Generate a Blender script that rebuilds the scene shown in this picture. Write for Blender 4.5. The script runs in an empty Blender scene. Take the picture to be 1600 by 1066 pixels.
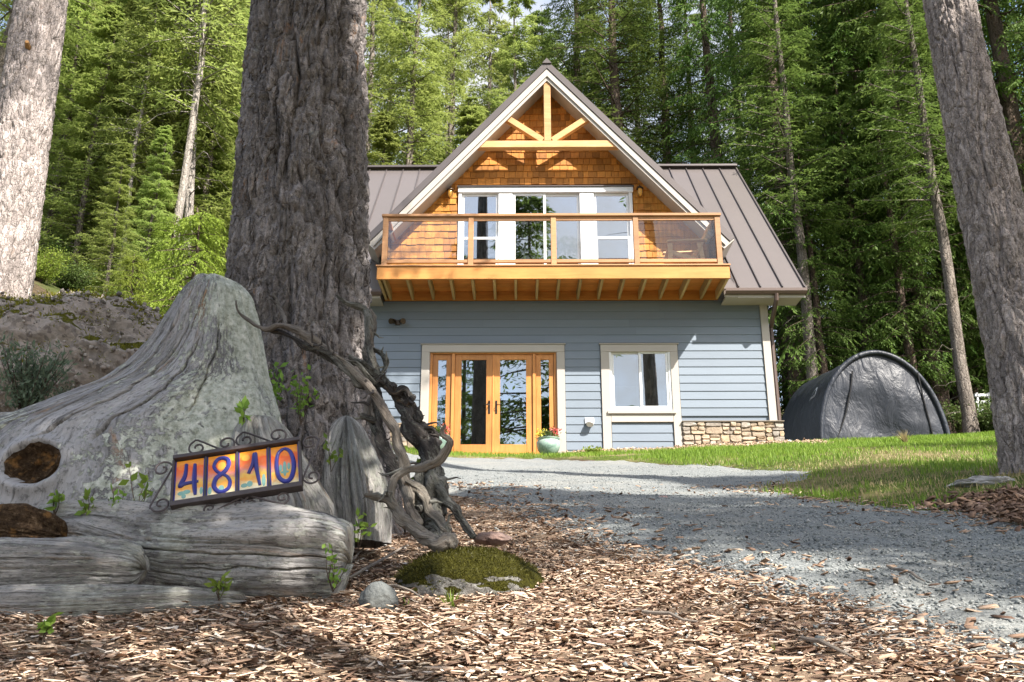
import bpy, bmesh, math, random
import numpy as np
from mathutils import Vector, Matrix
random.seed(7)
SC = bpy.context.scene
COL = SC.collection
R = math.radians

# ------------------------------------------------------------------ camera, sky, sun, exposure
PITCH, YAW, FPX = R(18.4), R(0.46), 1495.0
cam_d = bpy.data.cameras.new('camera'); cam = bpy.data.objects.new('camera', cam_d); COL.objects.link(cam)
cam_d.sensor_width = 36.0; cam_d.lens = 36.0*FPX/1600.0
cam_d.clip_start = 0.05; cam_d.clip_end = 3000.0
cam.location = (0, 0, 0); cam.rotation_euler = (math.pi/2 + PITCH, 0, YAW)
SC.camera = cam
SUNV = Vector((0.90, -1.0, 1.32)).normalized()          # towards the sun: behind the camera, to the right
W = bpy.data.worlds.new('World'); SC.world = W; W.use_nodes = True
wn = W.node_tree; wn.nodes.clear()
sky = wn.nodes.new('ShaderNodeTexSky'); sky.sky_type = 'NISHITA'; sky.sun_disc = False
sky.sun_elevation = math.asin(SUNV.z); sky.sun_rotation = math.atan2(SUNV.x, SUNV.y)
sky.altitude = 20; sky.air_density = 1.0; sky.dust_density = 2.0; sky.ozone_density = 1.0
bg = wn.nodes.new('ShaderNodeBackground'); bg.inputs['Strength'].default_value = 0.145
wo = wn.nodes.new('ShaderNodeOutputWorld')
wtc = wn.nodes.new('ShaderNodeTexCoord'); wno = wn.nodes.new('ShaderNodeTexNoise'); wno.inputs['Scale'].default_value = 2.6; wno.inputs['Detail'].default_value = 7; wno.inputs['Roughness'].default_value = 0.6
wrp = wn.nodes.new('ShaderNodeValToRGB'); wrp.color_ramp.elements[0].position = 0.42; wrp.color_ramp.elements[1].position = 0.68
wmx = wn.nodes.new('ShaderNodeMix'); wmx.data_type = 'RGBA'; wmx.inputs[7].default_value = (3.3, 3.2, 3.1, 1)      # broken white cloud all over the sky
wn.links.new(wtc.outputs['Generated'], wno.inputs['Vector']); wn.links.new(wno.outputs[0], wrp.inputs[0]); wn.links.new(wrp.outputs[0], wmx.inputs[0]); wn.links.new(sky.outputs[0], wmx.inputs[6])
wn.links.new(wmx.outputs[2], bg.inputs[0]); wn.links.new(bg.outputs[0], wo.inputs[0])
sun_d = bpy.data.lights.new('sun', 'SUN'); sun_d.energy = 5.0; sun_d.angle = R(0.55); sun_d.color = (1.0, 0.94, 0.85)
sun = bpy.data.objects.new('sun', sun_d); COL.objects.link(sun)
sun.rotation_euler = SUNV.to_track_quat('Z', 'Y').to_euler(); sun.location = SUNV*60
SC.view_settings.view_transform = 'Standard'; SC.view_settings.look = 'None'
SC.view_settings.gamma = 1.0; SC.view_settings.use_curve_mapping = False
SC.view_settings.exposure = 1.38
SC.render.engine = 'CYCLES'
SC.cycles.max_bounces = 5; SC.cycles.diffuse_bounces = 3; SC.cycles.transparent_max_bounces = 12
SC.cycles.use_denoising = True

# ------------------------------------------------------------------ geometry of the view, used to measure the place
FW = np.array([-math.sin(YAW)*math.cos(PITCH), math.cos(YAW)*math.cos(PITCH), math.sin(PITCH)])
RT = np.array([math.cos(YAW), math.sin(YAW), 0.0]); UP = np.cross(RT, FW)
def P(px, py, Y):
    d = FW + RT*(px-800)/FPX + UP*(533-py)/FPX
    return d*(Y/d[1])

# ------------------------------------------------------------------ noise
_rs = np.random.RandomState(11)
_perm = np.concatenate([_rs.permutation(256)]*3).astype(np.int64)
_grad = _rs.normal(size=(256, 3)); _grad /= np.linalg.norm(_grad, axis=1)[:, None]
def perlin(x, y, z):
    x, y, z = np.broadcast_arrays(np.asarray(x, float), np.asarray(y, float), np.asarray(z, float))
    xi = np.floor(x).astype(np.int64); yi = np.floor(y).astype(np.int64); zi = np.floor(z).astype(np.int64)
    xf, yf, zf = x-xi, y-yi, z-zi
    u = xf**3*(xf*(xf*6-15)+10); v = yf**3*(yf*(yf*6-15)+10); w = zf**3*(zf*(zf*6-15)+10)
    xi &= 255; yi &= 255; zi &= 255
    def g(i, j, k):
        h = _perm[_perm[_perm[(xi+i) & 255] + ((yi+j) & 255)] + ((zi+k) & 255)]
        q = _grad[h]
        return q[..., 0]*(xf-i) + q[..., 1]*(yf-j) + q[..., 2]*(zf-k)
    a = g(0,0,0)+(g(1,0,0)-g(0,0,0))*u; b = g(0,1,0)+(g(1,1,0)-g(0,1,0))*u
    c = g(0,0,1)+(g(1,0,1)-g(0,0,1))*u; d = g(0,1,1)+(g(1,1,1)-g(0,1,1))*u
    e = a+(b-a)*v; f = c+(d-c)*v
    return (e+(f-e)*w)*1.5
def fbm(x, y, z, o=4, g=0.5):
    s = 0; a = 1.0; f = 1.0
    for i in range(o):
        s = s + a*perlin(x*f+i*17.3, y*f+i*5.1, z*f+i*9.7); a *= g; f *= 2.03
    return s
def ss(a, b, x):
    t = np.clip((np.asarray(x, float)-a)/(b-a), 0, 1); return t*t*(3-2*t)

# ------------------------------------------------------------------ mesh helpers
def mesh_np(name, V, F, uv=None, smooth=True, col=None):
    V = np.asarray(V, np.float32).reshape(-1, 3); F = np.asarray(F, np.int32)
    k = F.shape[1]; me = bpy.data.meshes.new(name)
    me.vertices.add(len(V)); me.vertices.foreach_set('co', V.ravel())
    me.loops.add(F.size); me.loops.foreach_set('vertex_index', F.ravel())
    me.polygons.add(len(F)); me.polygons.foreach_set('loop_start', np.arange(0, F.size, k, dtype=np.int32))
    me.polygons.foreach_set('loop_total', np.full(len(F), k, np.int32))
    me.update(calc_edges=True)
    if smooth: me.polygons.foreach_set('use_smooth', np.ones(len(F), bool))
    if uv is not None:
        l = me.uv_layers.new(name='UVMap'); l.data.foreach_set('uv', np.asarray(uv, np.float32)[F.ravel()].ravel())
    if col is not None:
        a = me.attributes.new('tone', 'FLOAT', 'POINT'); a.data.foreach_set('value', np.asarray(col, np.float32))
    me.validate()
    return me
def grid_faces(n, m, wrap=False):
    i, j = np.meshgrid(np.arange(n-1), np.arange(m if wrap else m-1), indexing='ij')
    j2 = (j+1) % m
    return np.stack([i*m+j, i*m+j2, (i+1)*m+j2, (i+1)*m+j], -1).reshape(-1, 4)
def link(name, me, mat=None, parent=None, base=None):
    o = bpy.data.objects.new(name, me); COL.objects.link(o)
    if mat is not None and len(me.materials) == 0: me.materials.append(mat)
    if parent is not None:
        o.parent = parent
        if base is not None: o.matrix_parent_inverse = Matrix.Translation(-Vector(base))
        else: o.matrix_parent_inverse = pinv(parent)
    return o
def pinv(p):
    """meshes are made in world coordinates; only an Empty parent has a place of its own"""
    return Matrix.Translation(-Vector(p.location)) if p.type == 'EMPTY' else Matrix.Identity(4)
def tag(o, label, cat, group=None, kind=None):
    if label: o['label'] = label
    if cat: o['category'] = cat
    if group: o['group'] = group
    if kind: o['kind'] = kind
    return o
def thing(name, label, cat, loc=(0, 0, 0), group=None):
    e = bpy.data.objects.new(name, None); COL.objects.link(e); e.location = Vector([float(c) for c in loc]); e.empty_display_size = 0.1
    return tag(e, label, cat, group)
class MB:
    """collects shapes in world coordinates for one mesh"""
    def __init__(s): s.v = []; s.f = []; s.smooth = False
    def add(s, v, f):
        n = len(s.v); s.v += [tuple(map(float, q)) for q in v]; s.f += [tuple(i+n for i in q) for q in f]; return s
    def box(s, x0, x1, y0, y1, z0, z1):
        return s.add([(x0,y0,z0),(x1,y0,z0),(x1,y1,z0),(x0,y1,z0),(x0,y0,z1),(x1,y0,z1),(x1,y1,z1),(x0,y1,z1)],
                     [(3,2,1,0),(4,5,6,7),(0,1,5,4),(1,2,6,5),(2,3,7,6),(3,0,4,7)])
    def bar(s, a, b, w, d, ref=(0, -1, 0)):
        a = Vector(a); b = Vector(b); t = (b-a).normalized(); n = Vector(ref); n = (n-t*n.dot(t)).normalized(); q = t.cross(n)
        v = []
        for p in (a, b):
            for sx, sy in ((-1,-1),(1,-1),(1,1),(-1,1)): v.append(p+q*(w/2*sx)+n*(d/2*sy))
        return s.add(v, [(0,1,2,3),(7,6,5,4),(0,4,5,1),(1,5,6,2),(2,6,7,3),(3,7,4,0)])
    def prism(s, poly, y0, y1):          # poly in (x,z), extruded along y
        n = len(poly); v = [(x, y0, z) for x, z in poly]+[(x, y1, z) for x, z in poly]
        f = [tuple(range(n)), tuple(range(2*n-1, n-1, -1))]+[(i, i+n, (i+1) % n+n, (i+1) % n) for i in range(n)]
        return s.add(v, f)
    def solid(s, top, off):              # polygon (3D points) extruded by vector off
        n = len(top); off = Vector(off); top = [Vector(p) for p in top]
        return s.add(top+[p+off for p in top], [tuple(range(n)), tuple(range(2*n-1, n-1, -1))]+[(i, i+n, (i+1) % n+n, (i+1) % n) for i in range(n)])
    def tube(s, pts, rad, k=8, cap=True):
        pts = [Vector([float(c) for c in p]) for p in pts]; n0 = len(s.v); m = len(pts)
        if not hasattr(rad, '__len__'): rad = [rad]*m
        t0 = (pts[1]-pts[0]).normalized(); nn = t0.orthogonal().normalized(); v = []
        for i in range(m):
            t = (pts[min(i+1, m-1)]-pts[max(i-1, 0)]).normalized(); nn = (nn-t*nn.dot(t)).normalized(); b = t.cross(nn)
            for j in range(k):
                a = 2*math.pi*j/k; v.append(pts[i]+(nn*math.cos(a)+b*math.sin(a))*rad[i])
        f = [(i*k+j, i*k+(j+1) % k, (i+1)*k+(j+1) % k, (i+1)*k+j) for i in range(m-1) for j in range(k)]
        if cap: f += [tuple(range(k-1, -1, -1)), tuple((m-1)*k+j for j in range(k))]
        s.smooth = True
        return s.add(v, f)
    def lathe(s, c, prof, k=24):
        v = []; c = Vector([float(q) for q in c])
        for r, z in prof:
            for j in range(k):
                a = 2*math.pi*j/k; v.append(c+Vector((r*math.cos(a), r*math.sin(a), z)))
        m = len(prof); f = [(i*k+j, i*k+(j+1) % k, (i+1)*k+(j+1) % k, (i+1)*k+j) for i in range(m-1) for j in range(k)]
        s.smooth = True
        return s.add(v, f)
    def mesh(s, name, bevel=0):
        me = bpy.data.meshes.new(name); me.from_pydata(s.v, [], s.f); me.update()
        bm = bmesh.new(); bm.from_mesh(me); bmesh.ops.recalc_face_normals(bm, faces=bm.faces)
        if bevel: bmesh.ops.bevel(bm, geom=list(bm.edges), offset=bevel, segments=1, affect='EDGES', clamp_overlap=True)
        bm.to_mesh(me); bm.free()
        if s.smooth:
            for p in me.polygons: p.use_smooth = True
            try: me.set_sharp_from_angle(angle=R(40))
            except Exception: pass
        return me
    def build(s, name, mat, parent=None, bevel=0): return link(name, s.mesh(name, bevel), mat, parent)

# ------------------------------------------------------------------ material helpers
class NT:
    def __init__(s, name, rough=0.7, spec=0.3, metallic=0.0):
        s.m = bpy.data.materials.new(name); s.m.use_nodes = True; s.t = s.m.node_tree
        s.b = s.t.nodes['Principled BSDF']; s.out = s.t.nodes['Material Output']
        s.b.inputs['Roughness'].default_value = rough; s.b.inputs['Specular IOR Level'].default_value = spec
        s.b.inputs['Metallic'].default_value = metallic
    def n(s, k): return s.t.nodes.new(k)
    def l(s, a, b): s.t.links.new(a, b)
    def setv(s, sock, v):
        if hasattr(v, 'is_output'): s.l(v, sock)
        elif isinstance(v, (tuple, list)) and len(v) == 3 and sock.type == 'RGBA': sock.default_value = (*v, 1)
        else: sock.default_value = v
    def co(s, kind='Object', scale=(1, 1, 1), rot=(0, 0, 0)):
        c = s.n('ShaderNodeTexCoord'); mp = s.n('ShaderNodeMapping'); s.l(c.outputs[kind], mp.inputs[0])
        mp.inputs['Scale'].default_value = scale; mp.inputs['Rotation'].default_value = rot; return mp.outputs[0]
    def noise(s, vec, scale, detail=4, rough=0.55, dist=0.0, out=0):
        t = s.n('ShaderNodeTexNoise'); s.l(vec, t.inputs['Vector']); t.inputs['Scale'].default_value = scale
        t.inputs['Detail'].default_value = detail; t.inputs['Roughness'].default_value = rough; t.inputs['Distortion'].default_value = dist
        return t.outputs[out]
    def vor(s, vec, scale, feature='F1', out='Distance', rand=1.0):
        t = s.n('ShaderNodeTexVoronoi'); t.feature = feature; s.l(vec, t.inputs['Vector']); t.inputs['Scale'].default_value = scale
        t.inputs['Randomness'].default_value = rand
        return t.outputs[out]
    def ramp(s, fac, stops, interp='LINEAR'):
        r = s.n('ShaderNodeValToRGB'); r.color_ramp.interpolation = interp; e = r.color_ramp.elements
        while len(e) > 1: e.remove(e[-1])
        for i, (p, c) in enumerate(stops):
            if not hasattr(c, '__len__'): c = (c, c, c)
            q = e[0] if i == 0 else e.new(p)
            q.position = p; q.color = (*c, 1)
        s.l(fac, r.inputs[0]); return r.outputs[0]
    def mix(s, fac, a, b, mode='MIX'):
        x = s.n('ShaderNodeMix'); x.data_type = 'RGBA'; x.blend_type = mode
        s.setv(x.inputs[0], fac); s.setv(x.inputs[6], a); s.setv(x.inputs[7], b); return x.outputs[2]
    def math(s, op, a, b=0.0):
        x = s.n('ShaderNodeMath'); x.operation = op; s.setv(x.inputs[0], a); s.setv(x.inputs[1], b); return x.outputs[0]
    def rand(s): return s.n('ShaderNodeObjectInfo').outputs['Random']
    def attr(s, name):
        a = s.n('ShaderNodeAttribute'); a.attribute_name = name; return a.outputs['Fac']
    def hsv(s, col, h=0.5, sa=1.0, v=1.0):
        x = s.n('ShaderNodeHueSaturation'); s.setv(x.inputs['Hue'], h); s.setv(x.inputs['Saturation'], sa); s.setv(x.inputs['Value'], v); s.setv(x.inputs['Color'], col); return x.outputs[0]
    def maprange(s, v, a, b, c, d):
        x = s.n('ShaderNodeMapRange'); s.setv(x.inputs[0], v)
        for i, q in enumerate((a, b, c, d)): x.inputs[i+1].default_value = q
        return x.outputs[0]
    def color(s, c): s.setv(s.b.inputs['Base Color'], c); return s
    def rough(s, c): s.setv(s.b.inputs['Roughness'], c); return s
    def bump(s, h, strength=0.5, dist=0.01):
        b = s.n('ShaderNodeBump'); b.inputs['Strength'].default_value = strength; b.inputs['Distance'].default_value = dist
        s.l(h, b.inputs['Height']); s.l(b.outputs[0], s.b.inputs['Normal']); return s

def m_plain(name, col, rough=0.6, var=0.12, scale=6.0, spec=0.3, metallic=0.0, bump=0.0, bscale=60):
    t = NT(name, rough, spec, metallic); o = t.co('Object')
    f = t.noise(o, scale, 5, 0.6)
    c = t.mix(f, tuple(x*(1-var) for x in col), tuple(min(1, x*(1+var)) for x in col))
    c = t.hsv(c, v=t.maprange(t.rand(), 0, 1, 1-var*.6, 1+var*.6))
    t.color(c)
    if bump: t.bump(t.noise(o, bscale, 3), bump, 0.004)
    return t.m
def m_wood(name, a, b, axis=0, rough=0.55, scale=1.0, var=0.18):
    """sawn timber: grain along the axis, tone differing from piece to piece"""
    t = NT(name, rough, 0.35); sc = [9*scale]*3; sc[axis] = 0.7*scale
    o = t.co('Object', sc)
    add = t.n('ShaderNodeVectorMath'); add.operation = 'ADD'; t.l(o, add.inputs[0])
    cmb = t.n('ShaderNodeCombineXYZ'); rr = t.math('MULTIPLY', t.rand(), 37.0)
    for i in range(3): t.l(rr, cmb.inputs[i])
    t.l(cmb.outputs[0], add.inputs[1])
    f = t.noise(add.outputs[0], 2.2, 6, 0.62, 1.1)
    c = t.ramp(f, [(0.25, a), (0.72, b)])
    big = t.noise(t.co('Object'), 1.7, 3)
    c = t.hsv(c, v=t.math('MULTIPLY', t.maprange(t.rand(), 0, 1, 1-var, 1+var), t.maprange(big, .3, .7, .86, 1.12)))
    t.color(c).bump(f, 0.25, 0.004)
    return t.m
def m_weathered(name, base=(0.30, 0.29, 0.29), dark=(0.10, 0.095, 0.095), lichen=0.5, tan=0.4, us=1.0, side=None):
    """old silver driftwood: grain along v of the uv map, with lichen flakes and tan stains"""
    t = NT(name, 0.88, 0.12)
    g = t.noise(t.co('UV', (16*us, 1.0*us, 1)), 1.0, 7, 0.66, 0.15); gf = t.noise(t.co('UV', (70*us, 4.5*us, 1)), 1.0, 6, 0.68, 0.25)
    sp = t.noise(t.co('UV', (120*us, 40*us, 1)), 1.0, 4, 0.7)
    c = t.ramp(g, [(0.28, tuple(x*.62 for x in base)), (0.5, base), (0.72, tuple(x*1.30 for x in base))])
    c = t.mix(t.ramp(gf, [(0.36, 0.8), (0.46, 0.0)]), c, dark)
    c = t.mix(t.ramp(gf, [(0.56, 0.0), (0.68, 0.55)]), c, tuple(min(1, x*1.7) for x in base))
    c = t.mix(t.ramp(sp, [(0.36, 0.85), (0.47, 0.0)]), c, tuple(x*.4 for x in base))
    pk = t.noise(t.co('UV', (5*us, 1.5*us, 1)), 1.0, 6, .65, .4); c = t.mix(t.ramp(pk, [(.36, .8), (.5, 0.)]), c, t.hsv(c, v=.42))
    o = t.co('Object')
    if tan:
        tn = t.noise(t.co('UV', (11*us, 1.6*us, 1)), 1.0, 7, 0.7, 0.6)
        c = t.mix(t.ramp(tn, [(0.58, 0.0), (0.66, tan)]), c, t.ramp(sp, [(.35, (0.16, 0.085, 0.04)), (.65, (0.40, 0.25, 0.13))]))
    h = t.math('ADD', t.math('MULTIPLY', g, 0.5), t.math('ADD', gf, t.math('MULTIPLY', sp, 0.5)))
    if lichen:
        ln = t.noise(t.co('UV', (48*us, 22*us, 1)), 1.0, 8, 0.78, 0.3); big = t.noise(o, 2.6, 4, .6)
        lf = t.math('ADD', ln, t.math('MULTIPLY', t.math('SUBTRACT', big, 0.5), 0.85))
        if side:
            sx = t.n('ShaderNodeSeparateXYZ'); t.l(o, sx.inputs[0]); lf = t.math('ADD', lf, t.maprange(sx.outputs['X'], side[0], side[1], -.06, .22))
        fl = t.ramp(lf, [(0.515, 0.0), (0.54, lichen)])
        c = t.mix(fl, c, t.ramp(t.noise(o, 34, 4, .7), [(.35, (0.26, 0.275, 0.22)), (.5, (0.44, 0.455, 0.39)), (.68, (0.64, 0.64, 0.58))]))
        h = t.math('ADD', h, t.math('MULTIPLY', fl, 0.35))
    t.color(c); t.bump(h, 1.0, 0.009)
    return t.m
def m_bark(name, lo, hi, fleck=(0.22, 0.12, 0.07), us=1.0, fl=0.5, lich=0.0):
    t = NT(name, 0.92, 0.1)
    o = t.co('Object', (1, 1, 0.5)); o2 = t.co('Object', (1, 1, .75))
    a = t.noise(o, 7*us, 8, 0.72, 0.4); b = t.noise(o2, 46*us, 7, 0.72, 0.3); d = t.noise(t.co('Object'), 150*us, 4, .7)
    c = t.ramp(a, [(0.30, lo), (0.68, hi)])
    c = t.mix(t.ramp(b, [(0.36, 0.75), (0.48, 0.0)]), c, tuple(x*.38 for x in lo))
    c = t.mix(t.ramp(b, [(0.54, 0.0), (0.68, 0.7)]), c, tuple(min(1, x*1.55) for x in hi))
    c = t.mix(t.ramp(d, [(0.36, 0.6), (0.5, 0.0)]), c, tuple(x*.45 for x in lo))
    f = t.noise(t.co('Object', (1, 1, 0.35)), 9*us, 7, 0.74, 0.6)
    c = t.mix(t.ramp(f, [(0.60, 0.0), (0.66, fl)]), c, fleck)
    if lich:
        q = t.noise(t.co('Object'), 9*us, 8, 0.8); c = t.mix(t.ramp(q, [(0.61, 0.0), (0.66, lich)]), c, (0.40, 0.41, 0.37))
    wv = t.n('ShaderNodeVectorMath'); wv.operation = 'ADD'; t.l(t.co('Object', (1, 1, .30)), wv.inputs[0]); nv = t.n('ShaderNodeVectorMath'); nv.operation = 'SCALE'; t.l(t.noise(t.co('Object'), 7*us, 4, .6, out=1), nv.inputs[0]); nv.inputs['Scale'].default_value = .09/us; t.l(nv.outputs[0], wv.inputs[1])
    pe = t.vor(wv.outputs[0], 15*us, 'DISTANCE_TO_EDGE'); pc = t.vor(wv.outputs[0], 15*us, out='Color'); ps = t.n('ShaderNodeSeparateColor'); t.l(pc, ps.inputs[0])
    c = t.hsv(c, v=t.maprange(ps.outputs[0], 0, 1, .72, 1.28))                      # each bark plate has its own tone
    t.color(c)
    pl_ = t.ramp(pe, [(0., 0.), (.10, .8), (.3, 1.)])
    t.bump(t.math('ADD', t.math('ADD', t.math('ADD', t.math('MULTIPLY', a, .6), t.math('MULTIPLY', b, 0.8)), t.math('MULTIPLY', d, .35)), t.math('MULTIPLY', pl_, 1.0)), 1.0, 0.018)
    return t.m
def m_leaf(name, a, b, trans=0.35, var=0.25, yellow=0.0):
    t = NT(name, 0.55, 0.25)
    f = t.noise(t.co('Object'), 1.1, 4, 0.6); f2 = t.attr('tone')
    c = t.mix(t.math('ADD', t.math('MULTIPLY', f, 0.45), t.math('MULTIPLY', f2, 0.55)), a, b)
    c = t.hsv(c, h=t.maprange(t.rand(), 0, 1, 0.485, 0.515), v=t.maprange(t.rand(), 0, 1, 1-var, 1+var))
    t.color(c)
    tr = t.n('ShaderNodeBsdfTranslucent'); t.l(c, tr.inputs[0])
    mx = t.n('ShaderNodeMixShader'); mx.inputs[0].default_value = trans
    t.l(t.b.outputs[0], mx.inputs[1]); t.l(tr.outputs[0], mx.inputs[2]); t.l(mx.outputs[0], t.out.inputs[0])
    return t.m
def m_glass(name, tint, gloss, rough=0.01):
    """pane: lets tinted light through and mirrors the sky (coated glass)"""
    t = NT(name)
    tr = t.n('ShaderNodeBsdfTransparent'); tr.inputs[0].default_value = (*tint, 1)
    gl = t.n('ShaderNodeBsdfGlossy'); gl.inputs['Roughness'].default_value = rough; gl.inputs[0].default_value = (0.92, 0.96, 1.0, 1)
    fr = t.n('ShaderNodeFresnel'); fr.inputs[0].default_value = 1.5
    fac = t.math('ADD', fr.outputs[0], gloss)
    mx = t.n('ShaderNodeMixShader'); t.l(fac, mx.inputs[0]); t.l(tr.outputs[0], mx.inputs[1]); t.l(gl.outputs[0], mx.inputs[2])
    t.l(mx.outputs[0], t.out.inputs[0]); return t.m
def m_tone(name, stops, rough=0.85, bump=0.3, bscale=120):
    t = NT(name, rough, 0.15); c = t.ramp(t.attr('tone'), stops)
    o = t.co('Object'); f = t.noise(o, bscale, 3)
    t.color(t.mix(t.maprange(f, .3, .7, 0, .35), c, (0.12, 0.09, 0.07) if bump < .5 else (0.1, 0.1, 0.1))); t.bump(f, bump, 0.003); return t.m
SHADE = [(1.15, 0.75, .9, 'shadeslim'), (9.8, -3.1, 1.0, 'shade'), (12.2, -1.2, 1.0, 'shade'), (11.8, -5.6, 1.0, 'shade'), (15.5, 2.6, 1.0, 'shade'), (-1.5, -12.0, .9, 'shade'), (0.4, -9.5, 1.45, 'shade'), (-3.2, -15.0, 1.0, 'firC'), (6.3, -12.0, .55, 'firD')]
# ------------------------------------------------------------------ terrain
_by = [-400, -60, -30, 0, 2.2, 2.7, 5, 9, 13, 15.5, 18, 19, 27, 40, 80, 200, 420]
_bz = [-16, -14, -6.6, -.60, -.05, .085, .60, 1.50, 2.45, 3.10, 3.68, 3.86, 5.2, 9.0, 20, 38, 46]
def T(X, Y):
    X = np.asarray(X, float); Y = np.asarray(Y, float)
    z = (np.interp(Y-.25, _by, _bz)+np.interp(Y, _by, _bz)+np.interp(Y+.25, _by, _bz))/3
    left = np.logaddexp(0, (-X-2.6)*1.6)/1.6
    z = z+0.52*np.minimum(left, 24)*ss(4.5, 10.5, Y)
    right = np.clip(X-0.5, 0, 30)
    z = z+0.045*np.minimum(right, 12)*ss(9, 15, Y)
    z = z+0.22*ss(2.4, 4.2, X)*ss(4.6, 6.6, Y)*(1-ss(11, 15, Y))
    rough = 0.025*fbm(X*1.1, Y*1.1, 3.3, 3)+0.25*ss(22, 40, Y)*fbm(X*.15, Y*.15, 8.1, 2)
    return z+rough
def Tz(x, y): return float(T(x, y))
def G(px, py, y0=1.6, y1=40.0):
    """where the line of sight meets the ground"""
    d = FW + RT*(px-800)/FPX + UP*(533-py)/FPX
    Y = np.concatenate([np.arange(y0, 20, .01), np.arange(20, y1, .05)]); X = d[0]/d[1]*Y; Z = d[2]/d[1]*Y
    h = np.nonzero(T(X, Y) >= Z)[0]
    i = h[0] if len(h) else len(Y)-1
    return np.array([X[i], Y[i], float(T(X[i], Y[i]))])
def poly_sd(poly, X, Y):
    """signed distance to a polygon, positive inside"""
    poly = np.asarray(poly, float); X = np.asarray(X); Y = np.asarray(Y)
    d = np.full(X.shape, 1e9); ins = np.zeros(X.shape, bool); n = len(poly)
    for i in range(n):
        ax, ay = poly[i]; bx, by = poly[(i+1) % n]
        ex, ey = bx-ax, by-ay; t = np.clip(((X-ax)*ex+(Y-ay)*ey)/(ex*ex+ey*ey+1e-12), 0, 1)
        d = np.minimum(d, np.hypot(X-ax-t*ex, Y-ay-t*ey))
        c = ((ay > Y) != (by > Y)) & (X < (bx-ax)*(Y-ay)/(by-ay+1e-12)+ax); ins ^= c
    return np.where(ins, d, -d)
def gp(pts): return [tuple(G(x, y)[:2]) for x, y in pts]
DRIVE = gp([(560, 742), (640, 752), (700, 768), (780, 795), (880, 832), (1000, 878), (1150, 918), (1300, 962), (1450, 1015), (1600, 1066)]) + \
        [(2.6, 1.5), (9, -2), (12, 3), (9, 4.3)] + gp([(1600, 830), (1480, 799), (1370, 793), (1285, 786)]) + gp([(1205, 768), (1215, 758), (1262, 748), (1262, 738), (1130, 731), (1000, 724), (850, 718), (700, 717)]) + [(-3.4, 16.9), (-3.6, 12), (-2.4, 8.0)]
LAWN = gp([(690, 714), (850, 715), (1000, 720), (1130, 727), (1262, 733), (1270, 750), (1195, 760), (1190, 772), (1285, 789), (1370, 796), (1480, 797), (1545, 778), (1600, 762)]) + [(8.5, 7.2), (11, 12), (10.2, 18.8), (6.9, 19.0), (5.2, 17.55), (3.0, 17.4), (1.5, 17.45), (-1.8, 17.6), (-3.4, 17.3)]
MULCH = [(-5.5, 0.5), (2.2, 0.5), (2.7, 1.5)] + gp([(1600, 1073), (1450, 1023), (1300, 970), (1150, 926), (1000, 886), (880, 838), (780, 801), (700, 772), (640, 756), (560, 746)]) + [(-1.9, 7.4), (-3.0, 6.5), (-4.5, 5.0), (-5.5, 3.5)]

# ground materials
def m_duff():
    t = NT('forest_floor', 0.95, 0.1); o = t.co('Object')
    a = t.noise(o, 0.7, 5, 0.6); b = t.noise(o, 9, 8, 0.7)
    c = t.ramp(b, [(0.3, (0.035, 0.025, 0.016)), (0.55, (0.10, 0.072, 0.045)), (0.75, (0.19, 0.14, 0.085))])
    c = t.mix(t.ramp(a, [(0.45, 0.0), (0.6, 0.75)]), c, t.ramp(b, [(0.3, (0.03, 0.05, 0.012)), (0.7, (0.10, 0.14, 0.03))]))
    t.color(c).bump(b, 1.0, 0.06); return t.m
def m_gravel():
    t = NT('blue_grey_gravel', 0.9, 0.2); o = t.co('Object')
    v = t.vor(o, 95, out='Color'); d = t.vor(o, 95); v2 = t.vor(o, 210, out='Color'); d2 = t.vor(o, 210)
    sep = t.n('ShaderNodeSeparateColor'); t.l(v, sep.inputs[0]); sep2 = t.n('ShaderNodeSeparateColor'); t.l(v2, sep2.inputs[0])
    c1 = t.ramp(sep.outputs[0], [(0.0, (0.085, 0.093, 0.097)), (0.5, (0.165, 0.177, 0.177)), (1.0, (0.30, 0.31, 0.297))])
    c2 = t.ramp(sep2.outputs[0], [(0.0, (0.095, 0.105, 0.11)), (1.0, (0.27, 0.28, 0.27))])
    big = t.noise(o, 1.3, 5, 0.6)
    c = t.mix(t.ramp(t.noise(o, 7, 3), [(0.42, 0.0), (0.58, 1.0)]), c1, c2)
    c = t.mix(t.ramp(big, [(0.5, 0.0), (0.7, 0.4)]), c, (0.30, 0.285, 0.25))
    t.color(c); h = t.math('ADD', d, t.math('MULTIPLY', d2, 0.5)); t.bump(h, 0.7, -0.006); return t.m
def m_mulch():
    t = NT('mulch_soil', 0.95, 0.1); o = t.co('Object'); b = t.noise(o, 28, 8, 0.7); a = t.vor(o, 45, out='Color')
    s = t.n('ShaderNodeSeparateColor'); t.l(a, s.inputs[0])
    c = t.ramp(b, [(0.3, (0.10, 0.065, 0.045)), (0.55, (0.23, 0.16, 0.11)), (0.75, (0.42, 0.32, 0.235))])
    c = t.mix(0.4, c, t.ramp(s.outputs[0], [(0, (0.08, 0.05, 0.035)), (1, (0.36, 0.27, 0.19))]))
    t.color(c).bump(b, 1.0, 0.03); return t.m
def m_lawn():
    t = NT('lawn_turf', 0.95, 0.1); o = t.co('Object'); b = t.noise(o, 22, 6, 0.7); a = t.noise(o, 1.1, 5, 0.6)
    c = t.ramp(b, [(0.3, (0.035, 0.05, 0.012)), (0.7, (0.13, 0.17, 0.035))])
    c = t.mix(t.ramp(a, [(0.48, 0.0), (0.62, 0.75)]), c, t.ramp(b, [(0.3, (0.12, 0.09, 0.05)), (0.7, (0.36, 0.28, 0.16))]))
    t.color(c).bump(b, 1.0, 0.04); return t.m
MAT = {}
MAT['duff'] = m_duff(); MAT['gravel'] = m_gravel(); MAT['mulch'] = m_mulch(); MAT['lawn'] = m_lawn()

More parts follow.
